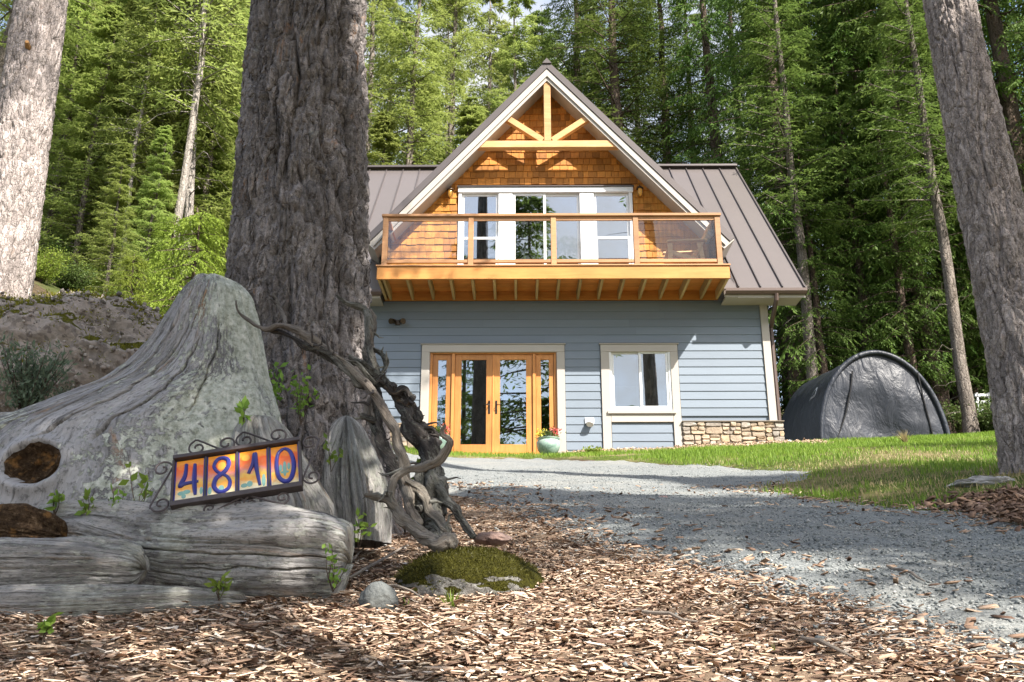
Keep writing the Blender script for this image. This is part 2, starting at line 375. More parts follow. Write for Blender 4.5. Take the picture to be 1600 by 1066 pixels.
def warp(a, b, n, c, k):
    """coordinates from a to b, dense round c"""
    lo, hi = math.asinh((a-c)/k), math.asinh((b-c)/k)
    return c+k*np.sinh(np.linspace(lo, hi, n))
gx = warp(-420, 420, 230, 0, 3.5); gy = warp(-400, 420, 250, 6, 5.0)
XX, YY = np.meshgrid(gx, gy, indexing='xy')
Vt = np.stack([XX, YY, T(XX, YY)-0.012], -1).reshape(-1, 3)
tag(link('ground', mesh_np('ground', Vt, grid_faces(len(gy), len(gx))), MAT['duff']), 'brown forest floor with moss rising behind the house', None, kind='structure')

def sheet(name, poly, x0, x1, y0, y1, step, lift, mat, label, edge=0.22, amp=0.03, seed=0.0):
    xs = np.arange(x0, x1, step); ys = np.arange(y0, y1, step); X, Y = np.meshgrid(xs, ys, indexing='xy')
    sd = poly_sd(poly, X, Y)
    h = np.clip(sd*0.16, -0.07, lift)+amp*np.clip(1-np.abs(sd)/0.6, 0, 1)*fbm(X*5, Y*5, seed, 3)
    h = h+0.006*fbm(X*4, Y*4, seed+4, 3)
    V = np.stack([X, Y, T(X, Y)+h], -1).reshape(-1, 3)
    F = grid_faces(len(ys), len(xs)); keep = (sd.ravel()[F] > -edge).any(1)
    F = F[keep]; used = np.unique(F); mp = np.full(len(V), -1); mp[used] = np.arange(len(used))
    o = link(name, mesh_np(name, V[used], mp[F]), mat); tag(o, label, None, kind='structure'); return o
sheet('lawn', LAWN, -4, 12, 6.2, 19.3, .07, .018, MAT['lawn'], 'grass lawn between the gravel drive and the dark shelter', seed=1.0)
sheet('driveway', DRIVE, -4.2, 9, -1.0, 17.4, .07, .034, MAT['gravel'], 'blue-grey gravel driveway climbing to the house', seed=2.0)
sheet('mulch_bed', MULCH, -5.6, 3.2, 0.5, 7.6, .06, .026, MAT['mulch'], 'bed of wood-chip mulch around the stumps', seed=3.0)

# ------------------------------------------------------------------ house materials
MAT['siding'] = m_plain('siding_paint', (0.172, 0.208, 0.255), 0.6, 0.10, 2.0, 0.35, bump=0.15, bscale=40)
MAT['trim'] = m_plain('trim_paint', (0.40, 0.37, 0.335), 0.55, 0.05, 3.0)
MAT['vinyl'] = m_plain('white_vinyl', (0.74, 0.75, 0.76), 0.4, 0.03, 3.0)
MAT['doorwood'] = m_wood('door_fir', (0.42, 0.165, 0.042), (0.56, 0.25, 0.075), 2, 0.4)
MAT['beam'] = m_wood('truss_fir', (0.46, 0.235, 0.085), (0.62, 0.37, 0.17), 0, 0.55)
MAT['shingle'] = m_wood('cedar_shingle', (0.30, 0.105, 0.016), (0.54, 0.225, 0.038), 2, 0.65, 1.0, 0.36)
MAT['fascia'] = m_wood('deck_fascia_fir', (0.42, 0.175, 0.04), (0.54, 0.25, 0.07), 0, 0.5, 0.6)
MAT['rail'] = m_wood('rail_cedar', (0.345, 0.17, 0.075), (0.44, 0.24, 0.12), 0, 0.5)
MAT['joist'] = m_wood('treated_joist', (0.33, 0.22, 0.09), (0.50, 0.37, 0.18), 1, 0.7)
MAT['soffitwood'] = m_wood('deck_underside_cedar', (0.52, 0.17, 0.035), (0.68, 0.29, 0.07), 0, 0.6)
MAT['roof'] = m_plain('brown_roof_metal', (0.155, 0.135, 0.13), 0.42, 0.06, 1.2, 0.5, 0.35)
MAT['rooftrim'] = m_plain('roof_edge_metal', (0.105, 0.09, 0.088), 0.4, 0.05, 2, 0.5, 0.3)
MAT['gutter'] = m_plain('brown_gutter', (0.09, 0.06, 0.05), 0.4, 0.08, 3, 0.5)
MAT['mortar'] = m_plain('mortar', (0.22, 0.19, 0.155), 0.95, 0.2, 20, 0.1, bump=0.5)
MAT['glass'] = m_glass('window_glass', (0.5, 0.56, 0.56), 0.28)
MAT['glass_up'] = m_glass('upper_window_glass', (0.5, 0.55, 0.58), 0.34)
MAT['railglass'] = m_glass('rail_glass', (0.96, 0.96, 0.95), 0.0)
MAT['interior'] = m_plain('room_wall', (0.30, 0.29, 0.27), 0.8)
MAT['floorwood'] = m_wood('deck_boards', (0.28, 0.15, 0.06), (0.42, 0.25, 0.11), 0)
MAT['black'] = m_plain('black_metal', (0.025, 0.022, 0.02), 0.4, 0.2, 8, 0.5, 0.6)
MAT['bronze'] = m_plain('bronze_metal', (0.07, 0.05, 0.035), 0.4, 0.2, 8, 0.5, 0.7)
def m_stone():
    t = NT('ledge_stone', 0.9, 0.15); o = t.co('Object'); f = t.noise(o, 11, 7, 0.65); r = t.rand()
    c = t.ramp(r, [(0.0, (0.27, 0.22, 0.17)), (0.25, (0.38, 0.30, 0.22)), (0.45, (0.29, 0.265, 0.235)), (0.65, (0.46, 0.345, 0.23)), (0.85, (0.35, 0.31, 0.265)), (1.0, (0.22, 0.195, 0.17))])
    t.color(t.mix(t.maprange(f, .3, .7, 0, .6), t.hsv(c, v=1.15), t.hsv(c, v=0.6))).bump(f, 0.8, 0.03); return t.m
MAT['stone'] = m_stone()

# ------------------------------------------------------------------ house
FY = 18.0; ZB = 3.66; CX = 0.6; SL = 1.12
XL, XR = -3.78, 4.93
house = thing('house', 'blue-grey gabled house with cedar shingles, wooden balcony and brown metal roof', 'house', (CX, 21.5, ZB))
WT = 6.84                                             # top of the lower wall
DX0, DX1, DZ1 = -1.76, 0.73, 5.79                     # french door opening
WX0, WX1, WZ0, WZ1 = 1.76, 2.97, 4.56, 5.82           # lower window opening
SX0, SX1, SZ0, SZ1 = -1.19, 2.29, 7.16, 9.24          # upper glazing opening
w = MB()
Y0, Y1 = FY+.02, FY+.16
w.box(XL, DX0, Y0, Y1, ZB-.6, WT); w.box(DX0, DX1, Y0, Y1, DZ1, WT); w.box(DX0, DX1, Y0, Y1, ZB-.6, ZB+.02)
w.box(DX1, WX0, Y0, Y1, ZB-.6, WT); w.box(WX0, WX1, Y0, Y1, WZ1, WT); w.box(WX0, WX1, Y0, Y1, ZB-.6, WZ0); w.box(WX1, XR, Y0, Y1, ZB-.6, WT)
for sx in (XL, XR-.14): w.box(sx, sx+.14, Y1, 26.0, ZB-.6, WT)
w.box(XL, XR, 26.0, 26.14, ZB-.6, WT)
w.prism([(17.9+.3, WT), (25.9, WT), (22.05, 11.2)], 0, .12)
for i in range(len(w.v)-6, len(w.v)):                 # turn the gable triangle to stand on the side walls
    y, x, z = w.v[i]; w.v[i] = (XR-.13+x, y, z)
wall = w.build('wall', MAT['siding'], house)
w = MB(); w.box(XL+.16, XR-.16, FY+.18, 25.9, ZB-.05, ZB+.02); w.box(XL+.16, XR-.16, FY+.18, 25.9, 6.88, 7.08); w.box(XL+.2, XR-.2, 22.0, 22.1, ZB+.03, 6.86); w.box(XL+1.2, XR-1.2, 21.2, 21.3, 7.1, 10.4)
w.build('interior', MAT['interior'], house)

def gable_half(z): return (11.86-z)/SL
g = MB()                                              # gable wall behind the shingles, with the glazing opening
def wallpoly(pts): g.prism(pts, FY+.03, FY+.15)
GH = 3.32
wallpoly([(CX-GH, WT+.01), (SX0, WT+.01), (SX0, SZ1), (CX-gable_half(SZ1), SZ1), (CX-GH, 11.86-SL*GH)])
wallpoly([(SX1, WT+.01), (CX+GH, WT+.01), (CX+GH, 11.86-SL*GH), (CX+gable_half(SZ1), SZ1), (SX1, SZ1)])
wallpoly([(SX0, WT+.01), (SX1, WT+.01), (SX1, SZ0), (SX0, SZ0)])
wallpoly([(CX-gable_half(SZ1+.002), SZ1+.002), (CX+gable_half(SZ1+.002), SZ1+.002), (CX, 11.84)])
for s in (-1, 1):
    x = CX+s*(GH-.06); g.box(x-.05, x+.05, FY+.16, 19.6, WT+.02, 8.1)
gable = g.build('gable_wall', m_plain('cedar_backing', (0.22, 0.09, 0.02), 0.8), house)

UNIT = MB().box(-.5, .5, -.5, .5, -.5, .5).mesh('unit_piece')
def unit(mat, bev=None):
    me = UNIT.copy()
    if bev:
        bm = bmesh.new(); bm.from_mesh(me); bmesh.ops.bevel(bm, geom=list(bm.edges), offset=bev, segments=1, affect='EDGES'); bm.to_mesh(me); bm.free()
    me.materials.append(mat); return me
def piece(name, me, parent, c, size, rot=(0, 0, 0)):
    o = bpy.data.objects.new(name, me); COL.objects.link(o); o.parent = parent
    o.matrix_parent_inverse = pinv(parent)
    o.location = c; o.scale = size; o.rotation_euler = rot; return o
# lap siding, board by board
u_board = unit(MAT['siding']); EXPO = 0.1655
def course(x0, x1, z, h, joints=()):
    xs = [x0]+[j for j in sorted(joints) if x0+.3 < j < x1-.3]+[x1]
    for a, b in zip(xs[:-1], xs[1:]):
        piece('siding_board', u_board, wall, ((a+b)/2, FY+.004-random.random()*.0015, z+h/2), (b-a-.003, .012, h+.016), (-0.085, 0, 0))
nz = 19
for i in range(nz):
    z = WT-.06-(i+1)*EXPO; zt = z+EXPO
    if z+EXPO/2 > DZ1+.14:
        off = random.uniform(0, 2.4); course(XL+.02, XR-.13, z, EXPO, [XL+off+k*2.9 for k in range(4)])
        continue
    if z < 4.33: course(XL+.02, -2.9, z, EXPO) if False else None
    else:
        course(XL+.02, -1.935, z, EXPO, [random.uniform(-3.2, -2.4)] if i % 3 == 0 else [])
        course(3.125, XR-.13, z, EXPO)
    if z > ZB-.1: course(.895, 1.585, z, EXPO)
    if ZB-.1 < z < 4.33-EXPO+.12: course(1.775, 2.955, z, EXPO)
# casings and corner boards
def casing(x0, x1, z0, z1, y0=FY-.038, y1=FY+.03): MB().box(x0, x1, y0, y1, z0, z1).build('trim_board', MAT['trim'], house, 0.004)
casing(XR-.125, XR+.025, 4.33, WT-.03)
casing(-1.925, -1.765, ZB-.02, 5.75); casing(.735, .89, ZB-.02, 5.75); casing(-1.925, .89, 5.752, 5.90)
casing(1.60, 1.765, ZB-.05, 5.75); casing(2.965, 3.115, ZB-.05, 5.75); casing(1.60, 3.115, 5.752, 5.90); casing(1.768, 2.962, 4.33, 4.485)
MB().box(1.70, 3.02, FY-.075, FY+.0, 4.49, 4.545).build('window_sill', MAT['trim'], house, 0.004)
MB().box(-1.95, .915, FY-.06, FY, 5.903, 5.92).build('drip_cap', MAT['trim'], house)
MB().box(1.575, 3.14, FY-.06, FY, 5.903, 5.92).build('drip_cap', MAT['trim'], house)
# stone veneer
def stones(x0, x1, z0, z1, parent, seed=5):
    rnd = random.Random(seed); cells = []
    def split(a, b, c, d):
        w_, h_ = b-a, d-c
        if (w_ < .34 and h_ < .17 and rnd.random() < .75) or (w_ < .16 and h_ < .13) or w_*h_ < .014: cells.append((a, b, c, d)); return
        if w_/h_ > rnd.uniform(1.3, 2.6): m_ = a+w_*rnd.uniform(.34, .66); split(a, m_, c, d); split(m_, b, c, d)
        else: m_ = c+h_*rnd.uniform(.34, .66); split(a, b, c, m_); split(a, b, m_, d)
    split(x0, x1, z0, z1)
    for a, b, c, d in cells:
        j = lambda q: rnd.uniform(-q, q)
        e = .003; a += e; b -= e; c += e; d -= e; w_, h_ = b-a, d-c; cx, cz = (a+b)/2+j(.02), (c+d)/2+j(.01); k1, k2 = min(.035, w_*.18), min(.018, h_*.16)
        poly = [(a+rnd.uniform(0, k1), c+rnd.uniform(0, k2)), (cx+j(.04), c+j(.006)), (b-rnd.uniform(0, k1), c+rnd.uniform(0, k2)), (b+j(.006), cz+j(.02)), (b-rnd.uniform(0, k1), d-rnd.uniform(0, k2)), (cx+j(.04), d+j(.004)-.002), (a+rnd.uniform(0, k1), d-rnd.uniform(0, k2)), (a+j(.006), cz+j(.02))]
        dep = rnd.uniform(.015, .05); n = len(poly); tx, tz = j(.02), j(.02)
        v = [(p, FY-.03, q) for p, q in poly]+[(cx+(p-cx)*.97, FY-.05-dep*.7+j(.008), cz+(q-cz)*.93) for p, q in poly]+[(cx+(p-cx)*.85+tx*.4, FY-.05-dep+j(.008), cz+(q-cz)*.82+tz*.2) for p, q in poly]
        f = [(i, (i+1) % n, (i+1) % n+n, i+n) for i in range(n)]+[(i+n, (i+1) % n+n, (i+1) % n+2*n, i+2*n) for i in range(n)]+[tuple(range(2*n, 3*n))]
        MB().add(v, f).build('stone', MAT['stone'], parent)
sb = MB().box(3.12, 5.04, FY-.05, FY+.05, ZB-.3, 4.315).box(4.96, 5.04, FY+.05, FY+.4, ZB-.3, 4.315).build('stone_base', MAT['mortar'], house)
stones(3.12, 5.06, ZB-.02, 4.32, sb)
sb = MB().box(XL, -1.93, FY-.05, FY+.05, ZB-.3, 4.315).build('stone_base', MAT['mortar'], house)
stones(XL, -1.93, ZB-.02, 4.32, sb, 8)
MB().box(3.118, 5.07, FY-.10, FY+.01, 4.323, 4.34).build('stone_cap', MAT['mortar'], house)

# french doors with sidelights
def leaf(x0, x1, z0, z1, st, bot, top, name, yf=FY+.05, mat='doorwood', gl='glass', parent=house):
    m = MB(); y0, y1 = yf, yf+.05
    m.box(x0, x0+st, y0, y1, z0, z1); m.box(x1-st, x1, y0, y1, z0, z1)
    m.box(x0+st, x1-st, y0+.001, y1-.001, z0, z0+bot); m.box(x0+st, x1-st, y0+.001, y1-.001, z1-top, z1)
    o = m.build(name, MAT[mat], parent, 0.004)
    MB().box(x0+st-.005, x1-st+.005, y0+.022, y0+.03, z0+bot-.005, z1-top+.005).build('pane', MAT[gl], o); return o
fd = MB().box(DX0, DX0+.05, FY+.02, FY+.15, ZB+.02, DZ1).box(DX1-.05, DX1, FY+.02, FY+.15, ZB+.02, DZ1).box(DX0+.05, DX1-.05, FY+.02, FY+.15, DZ1-.06, DZ1).box(DX0+.05, DX1-.05, FY+.0, FY+.15, ZB+.02, ZB+.06).box(-1.33, -1.27, FY+.015, FY+.15, ZB+.06, DZ1-.06).box(.26, .32, FY+.015, FY+.15, ZB+.06, DZ1-.06).build('door_frame', MAT['doorwood'], house, 0.003)
dz0, dz1 = ZB+.065, DZ1-.065
leaf(-1.705, -1.335, dz0, dz1, .105, .19, .11, 'sidelight'); leaf(.325, .675, dz0, dz1, .095, .19, .11, 'sidelight')
d1 = leaf(-1.265, -.525, dz0, dz1, .125, .19, .11, 'door'); d2 = leaf(-.505, .255, dz0, dz1, .125, .19, .11, 'door')
MB().box(-.528, -.502, FY+.035, FY+.09, dz0, dz1).build('astragal', MAT['doorwood'], house, 0.003)
hd = MB().box(-.605, -.57, FY+.04, FY+.05, ZB+.86, ZB+1.12).tube([(-.588, FY+.03, ZB+1.02), (-.588, FY-.02, ZB+1.02), (-.62, FY-.03, ZB+1.02), (-.70, FY-.03, ZB+1.015)], .009, 6).tube([(-.588, FY+.04, ZB+1.10), (-.588, FY+.01, ZB+1.10)], .016, 8)
hd.build('handle', MAT['black'], d1)
hd = MB().box(-.468, -.433, FY+.04, FY+.05, ZB+.86, ZB+1.12).tube([(-.45, FY+.03, ZB+1.02), (-.45, FY-.02, ZB+1.02), (-.42, FY-.03, ZB+1.02), (-.36, FY-.03, ZB+1.015)], .009, 6)
hd.build('handle', MAT['black'], d2)
MB().box(-1.8, .77, FY-.12, FY+.02, ZB-.02, ZB+.02).build('threshold', MAT['trim'], house)

# lower slider window
win = MB()
for a in ((WX0, WX0+.05, WZ0, WZ1), (WX1-.05, WX1, WZ0, WZ1), (WX0+.05, WX1-.05, WZ0, WZ0+.05), (WX0+.05, WX1-.05, WZ1-.05, WZ1)): win.box(a[0], a[1], FY-.015, FY+.09, a[2], a[3])
win = win.build('window', MAT['vinyl'], house, 0.004)
def sash(x0, x1, z0, z1, y, parent, wd=.045, gl='glass', name='sash'):
    m = MB(); m.box(x0, x0+wd, y, y+.035, z0, z1); m.box(x1-wd, x1, y, y+.035, z0, z1); m.box(x0+wd, x1-wd, y+.001, y+.034, z0, z0+wd); m.box(x0+wd, x1-wd, y+.001, y+.034, z1-wd, z1)
    s = m.build(name, MAT['vinyl'], parent, 0.003)
    p = MB().box(x0+wd-.004, x1-wd+.004, y+.014, y+.02, z0+wd-.004, z1-wd+.004).build('pane', MAT[gl], parent); return s
sash(WX0+.052, 2.39, WZ0+.052, WZ1-.052, FY+.045, win); sash(2.35, WX1-.052, WZ0+.052, WZ1-.052, FY+.005, win)
MB().box(WX0+.06, 2.36, FY+.2, FY+.22, WZ0+.02, WZ0+.55).build('window_blind', m_plain('pale_blind', (.6, .6, .58)), house)

# upper glazing: hung window, sliding door, hung window
hx = lambda px: float(P(px, 330, FY)[0])
yy0, yy1 = FY-.03, FY+.10
A = [hx(779), hx(801), hx(906), hx(928)]
for a_, b_ in ((SX0-.07, SX0), (SX1, SX1+.07), (A[0], A[1]), (A[2], A[3])): MB().box(a_, b_, yy0, yy1, SZ0, SZ1).build('mullion', MAT['vinyl'], house, 0.004)
MB().box(SX0-.08, SX1+.09, FY-.055, FY+.1, SZ1+.002, SZ1+.12).build('head_casing', MAT['vinyl'], house, 0.006)
MB().box(SX0-.10, SX1+.11, FY-.085, FY+.0, SZ1+.122, SZ1+.14).build('drip_cap', MAT['rooftrim'], house)
for x0, x1 in ((SX0+.002, A[0]-.002), (A[3]+.002, SX1-.002)):
    wo_ = MB().box(x0, x1, FY-.02, FY+.06, SZ0+.001, SZ0+.05).build('window', MAT['vinyl'], house, .003)
    zm = (SZ0+SZ1)/2+.02
    sash(x0, x1, SZ0+.052, zm+.02, FY-.015, wo_, .055, 'glass_up'); sash(x0, x1, zm-.02, SZ1-.002, FY+.024, wo_, .05, 'glass_up')
MB().box(SX0+.06, A[0]-.06, FY+.13, FY+.14, SZ1-.32, SZ1-.05).build('window_blind', m_plain('upper_blind', (.62, .63, .60)), house)
sd_ = MB().box(A[1]+.001, A[2]-.001, FY-.01, FY+.09, SZ0+.001, SZ0+.03).build('sliding_door', MAT['vinyl'], house)
sash(A[1]+.002, hx(853), SZ0+.032, SZ1-.002, FY-.005, sd_, .055, 'glass_up'); sash(hx(848), A[2]-.002, SZ0+.032, SZ1-.002, FY+.034, sd_, .055, 'glass_up')

# cedar shingles: the gable, then the strips beside the glazing
u_sh = unit(MAT['shingle']); rnd = random.Random(3); sh = []
z = 7.02; row = 0
while z < 11.7:
    ex = 0.152; hw = min(GH, gable_half(z+ex*.4)-.03)
    x = CX-hw+rnd.uniform(-.1, 0); 
    while x < CX+hw:
        wd = rnd.uniform(.095, .20); a, b = max(x, CX-hw), min(x+wd, CX+hw)
        x += wd
        lo, hi = SX0-.085, SX1+.09
        if z+ex > SZ0-.1 and z < SZ1+.11:
            if a > lo and b < hi: continue
            if a < lo < b: b = lo
            if a < hi < b: a = hi
        if b-a < .03: continue
        sh.append((a, b, z+rnd.uniform(-.007, .007), ex, rnd.uniform(-.004, .004)))
    z += ex; row += 1
def shkey(s): return -s[2] if s[2] > SZ1 else 0.001*s[2]-(abs((s[0]+s[1])/2-CX) < 2.1)*.5
sh.sort(key=shkey)
for a, b, z, ex, dy in sh[:300]:
    piece('shingle', u_sh, gable, ((a+b)/2, FY+.008+dy, z+ex/2+.01), (b-a-.009, .018, ex+.03), (-0.13, 0, 0))
m = MB()
for a, b, z, ex, dy in sh[300:]:
    n0 = len(m.v); m.box(a+.0025, b-.0025, FY+.001+dy, FY+.014+dy, z-.005, z+ex+.025)
    for k in range(n0, n0+4): q = m.v[k]; m.v[k] = (q[0], q[1]-.010, q[2])
    for k in range(n0+4, n0+8): q = m.v[k]; m.v[k] = (q[0], q[1]+.008, q[2])
t = NT('cedar_shingle_mass', 0.65, .2); o_ = t.co('Object', (9, 9, .7)); vv = t.noise(o_, 2.2, 5, .6); cc = t.vor(t.co('Object', (6.5, .1, 6.5)), 1.0, out='Color')
sp = t.n('ShaderNodeSeparateColor'); t.l(cc, sp.inputs[0])
t.color(t.hsv(t.ramp(vv, [(.25, (0.32, 0.125, 0.022)), (.72, (0.52, 0.245, 0.05))]), v=t.maprange(sp.outputs[0], 0, 1, .75, 1.25)))
so = m.build('shingle_field', t.m, gable); so['kind'] = 'stuff'

# ---- roof
BX0, BX1, BY, BZ0, BZ1 = -2.71, 4.0, 16.85, 6.85, 7.11
RX0, RX1 = -4.40, 5.57
EY, EZ, RY, RZ = 17.42, 6.86, 22.0, 6.86+SL*(22.0-17.42)
rn = Vector((0, -SL, 1)).normalized()
def mainz(y): return EZ+SL*(y-EY)
PZ = 12.08; DH = 3.68                               # dormer peak and half width
def dorz(x): return PZ-SL*abs(x-CX)
def valley_y(x): return EY+(dorz(x)-EZ)/SL
roof = MB().solid([(RX0, EY+.02, EZ-.05), (CX-DH+.02, EY+.02, EZ-.05), (CX-DH+.02, RY, RZ-.05), (RX0, RY, RZ-.05)], (0, 0, -.13)).solid([(CX+DH-.02, EY+.02, EZ-.05), (RX1, EY+.02, EZ-.05), (RX1, RY, RZ-.05), (CX+DH-.02, RY, RZ-.05)], (0, 0, -.13)) \
    .solid([(RX0, RY, RZ-.04), (RX1, RY, RZ-.04), (RX1, 26.8, RZ-.04-SL*4.8), (RX0, 26.8, RZ-.04-SL*4.8)], (0, 0, -.13)).build('roof', MAT['trim'], house)
for xa, xb in ((CX-DH+.03, BX0-.005), (BX1+.005, CX+DH-.03)):       # roof edge closing against the dormer
    MB().solid([(xa, EY+.02, EZ-.05), (xb, EY+.02, EZ-.05), (xb, 18.35, mainz(18.35)-.05), (xa, 18.35, mainz(18.35)-.05)], (0, 0, -.12)).build('roof_edge', MAT['trim'], roof)
    MB().solid([(xa, EY, EZ), (xb, EY, EZ), (xb, 18.4, mainz(18.4)), (xa, 18.4, mainz(18.4))], rn*-.03).build('roof_panel', MAT['roof'], roof)
pw = 0.427; k = 0; x = RX1
while x > RX0+.05:
    a, b = max(RX0, x-pw), x; x -= pw
    pts = []
    for q in (a, b):
        y = EY
        if abs(q-CX) < DH: y = max(EY, valley_y(q)-.03)
        pts.append((q, y, mainz(y)))
    if min(p[1] for p in pts) > RY-.05: continue
    top = [pts[0], pts[1], (b-.003, RY, RZ), (a+.003, RY, RZ)]
    MB().solid([(top[0][0]+.003, top[0][1], top[0][2]), (top[1][0]-.003, top[1][1], top[1][2]), top[2], top[3]], rn*-.03).build('roof_panel', MAT['roof'], roof)
    ys = pts[1][1]
    MB().bar(Vector((b, ys+.02, mainz(ys+.02)))+rn*.018, Vector((b, RY-.02, mainz(RY-.02)))+rn*.018, .018, .042, rn).build('seam', MAT['rooftrim'], roof)
MB().bar((RX0-.02, RY, RZ+.035), (RX1+.02, RY, RZ+.035), .05, .26, (0, 1, 0)).build('ridge_cap', MAT['rooftrim'], roof)
for sx in (RX0-.012, RX1+.012):
    MB().bar(Vector((sx, EY-.01, mainz(EY-.01)-.07)), Vector((sx, RY, RZ-.07)), .17, .025, (1, 0, 0)).build('rake_trim', MAT['rooftrim'], roof)
    MB().bar(Vector((sx, 26.8, RZ-.12-SL*4.8)), Vector((sx, RY+.02, RZ-.12)), .17, .025, (1, 0, 0)).build('rake_trim', MAT['rooftrim'], roof)
for x0, x1 in ((RX0, BX0-.0), (BX1+.03, RX1)):     # eave: soffit, fascia, gutter
    MB().box(x0+.02, x1-.02, EY+.06, FY+.03, WT-.11, WT-.075).build('soffit', MAT['trim'], roof)
    MB().box(x0+.02, x1-.02, EY+.03, EY+.058, WT-.115, EZ-.05).build('fascia_board', MAT['trim'], roof)
    MB().prism([(0, 0), (.115, .0), (.115, .12), (.1, .12), (.1, .015), (.015, .015), (.015, .1), (0, .12)], 0, 1)
    gm = MB(); pr = [(EY+.028, WT-.0), (EY+.028, WT-.10), (EY-.05, WT-.10), (EY-.085, WT-.05), (EY-.085, WT+.005), (EY-.075, WT+.005), (EY-.075, WT-.045), (EY-.045, WT-.088), (EY+.018, WT-.088), (EY+.018, WT)]
    n = len(pr); gm.add([(x0-.02, p, q) for p, q in pr]+[(x1+.02, p, q) for p, q in pr], [tuple(range(n)), tuple(range(2*n-1, n-1, -1))]+[(i, i+n, (i+1) % n+n, (i+1) % n) for i in range(n)])
    gm.build('gutter', MAT['gutter'], roof)
MB().tube([(5.0, EY-.02, WT-.09), (5.0, EY-.0, WT-.2), (5.02, FY-.12, WT-.42), (5.03, FY+.1, WT-.55), (5.03, FY+.12, WT-.8), (5.03, FY+.12, ZB+.2)], .045, 8).build('downspout', MAT['gutter'], house)
# dormer roof
YD = 17.48
for s in (-1, 1):
    n = Vector((s*SL, 0, 1)).normalized(); tip = (CX+s*DH, YD, dorz(CX+DH))
    back = (CX+s*DH, valley_y(CX+DH)-.02, dorz(CX+DH))
    dr = MB().solid([(CX, YD+.03, PZ-.04), (tip[0], YD+.03, tip[2]-.04), (back[0], back[1]+.25, back[2]-.04), (CX, RY+.05, PZ-.04)], n*-.16).build('dormer_roof', MAT['trim'], house)
    for q in range(6):
        a = YD+(RY-YD)*q/9.0; b = YD+(RY-YD)*(q+1)/9.0
        # metal panels running down the slope, cut by the valley
        def low(y):
            zz = max(tip[2], mainz(y)) if y > back[1] else tip[2]
            return (CX+s*(PZ-zz)/SL, y, zz)
        MB().solid([(CX, a+.003, PZ), (CX, b-.003, PZ), low(b-.003), low(a+.003)], n*-.03).build('roof_panel', MAT['roof'], dr)
        MB().bar(Vector((CX+s*.05, b, PZ-SL*.05))+n*.018, Vector(low(b))+n*.018, .018, .042, n).build('seam', MAT['rooftrim'], dr)
    up = Vector((-s, 0, SL)).normalized()
    def rakeb(off, w_, y, d, name, mat, ext=0.0):
        c0 = Vector((CX, y, PZ))-n*off; c1 = Vector((tip[0], y, tip[2]))-n*off-up*ext
        # plumb cut at the peak
        top0 = Vector((CX, y, PZ-(off-w_/2)/n.z)); bot0 = Vector((CX, y, PZ-(off+w_/2)/n.z))
        m_ = MB().solid([top0, Vector((tip[0], y, tip[2]))-n*(off-w_/2)-up*ext, Vector((tip[0], y, tip[2]))-n*(off+w_/2)-up*ext, bot0], (0, d, 0))
        m_.build(name, MAT[mat], dr, 0.003)
    rakeb(.045, .13, YD-.03, .05, 'rake_metal', 'rooftrim'); rakeb(.175, .115, YD-.012, .035, 'rake_board', 'trim'); rakeb(.265, .06, YD+.02, .03, 'rake_board', 'trim')
    # soffit under the overhang
    p0 = Vector((CX, YD+.04, PZ))-Vector((0, 0, .26/n.z)); p1 = Vector((tip[0], YD+.04, tip[2]))-n*.26
    MB().solid([p0, p1, p1+Vector((0, FY-YD-.02, 0)), p0+Vector((0, FY-YD-.02, 0))], n*.05).build('soffit', MAT['trim'], dr)
    e0 = Vector((tip[0], YD-.01, tip[2]))
    MB().solid([e0-n*.02, e0-n*.30, e0-n*.30+Vector((0, 1.2, 0)), e0-n*.02+Vector((0, 1.2, 0))], up*-.03).build('eave_board', MAT['trim'], dr)
MB().add([(CX-.1, YD-.06, PZ-.06), (CX, YD-.06, PZ+.065), (CX+.1, YD-.06, PZ-.06), (CX-.1, RY, PZ-.06), (CX, RY, PZ+.065), (CX+.1, RY, PZ-.06)], [(0, 1, 4, 3), (1, 2, 5, 4), (0, 2, 1), (3, 4, 5), (0, 3, 5, 2)]).build('ridge_cap', MAT['rooftrim'], house)
# decorative truss
YT = YD+.12
tr = MB().bar((CX, YT, 11.72), (CX, YT, 10.215), .145, .14).build('truss', MAT['beam'], house, .006)
MB().bar((-.92+.0, YT, 10.135), (2.10, YT, 10.135), .155, .15).build('tie_beam', MAT['beam'], tr, .006)
MB().bar((-.37, YT+.005, 10.86), (CX-.10, YT+.005, 10.235), .13, .125).build('brace', MAT['beam'], tr, .006)
MB().bar((1.57, YT+.005, 10.86), (CX+.10, YT+.005, 10.235), .13, .125).build('brace', MAT['beam'], tr, .006)

# ---- balcony
BX0, BX1, BY, BZ0, BZ1 = -2.71, 4.0, 16.85, 6.85, 7.11
bal = MB().box(BX0, BX1, BY, BY+.045, BZ0, BZ1).build('balcony', MAT['fascia'], house, .004)
MB().box(BX0-.02, BX1+.02, BY-.025, BY+.09, BZ1+.001, BZ1+.028).build('edge_board', MAT['rail'], bal, .003)
yy = BY+.095
while yy < FY-.12:
    MB().box(BX0+.01, BX1-.01, yy, yy+.136, BZ1-.02, BZ1+.01).build('deck_board', MAT['floorwood'], bal); yy += .141
for i in range(5):
    ya = BY+.05+i*.215; MB().box(BX0+.02, BX1-.02, ya, ya+.21, BZ1-.075, BZ1-.05).build('underside_board', MAT['soffitwood'], bal)
MB().box(BX0+.02, BX1-.02, FY-.045, FY-.012, BZ0-.01, BZ1-.08).build('ledger', MAT['soffitwood'], bal)
jx = [BX0+.02+.02, BX0+.13]+[float(P(px, 440, BY)[0]) for px in (635.4, 669.5, 703.5, 737.6, 771.7, 805.7, 840, 874, 908, 942, 976, 1010, 1044, 1078, 1112)]+[BX1-.04]
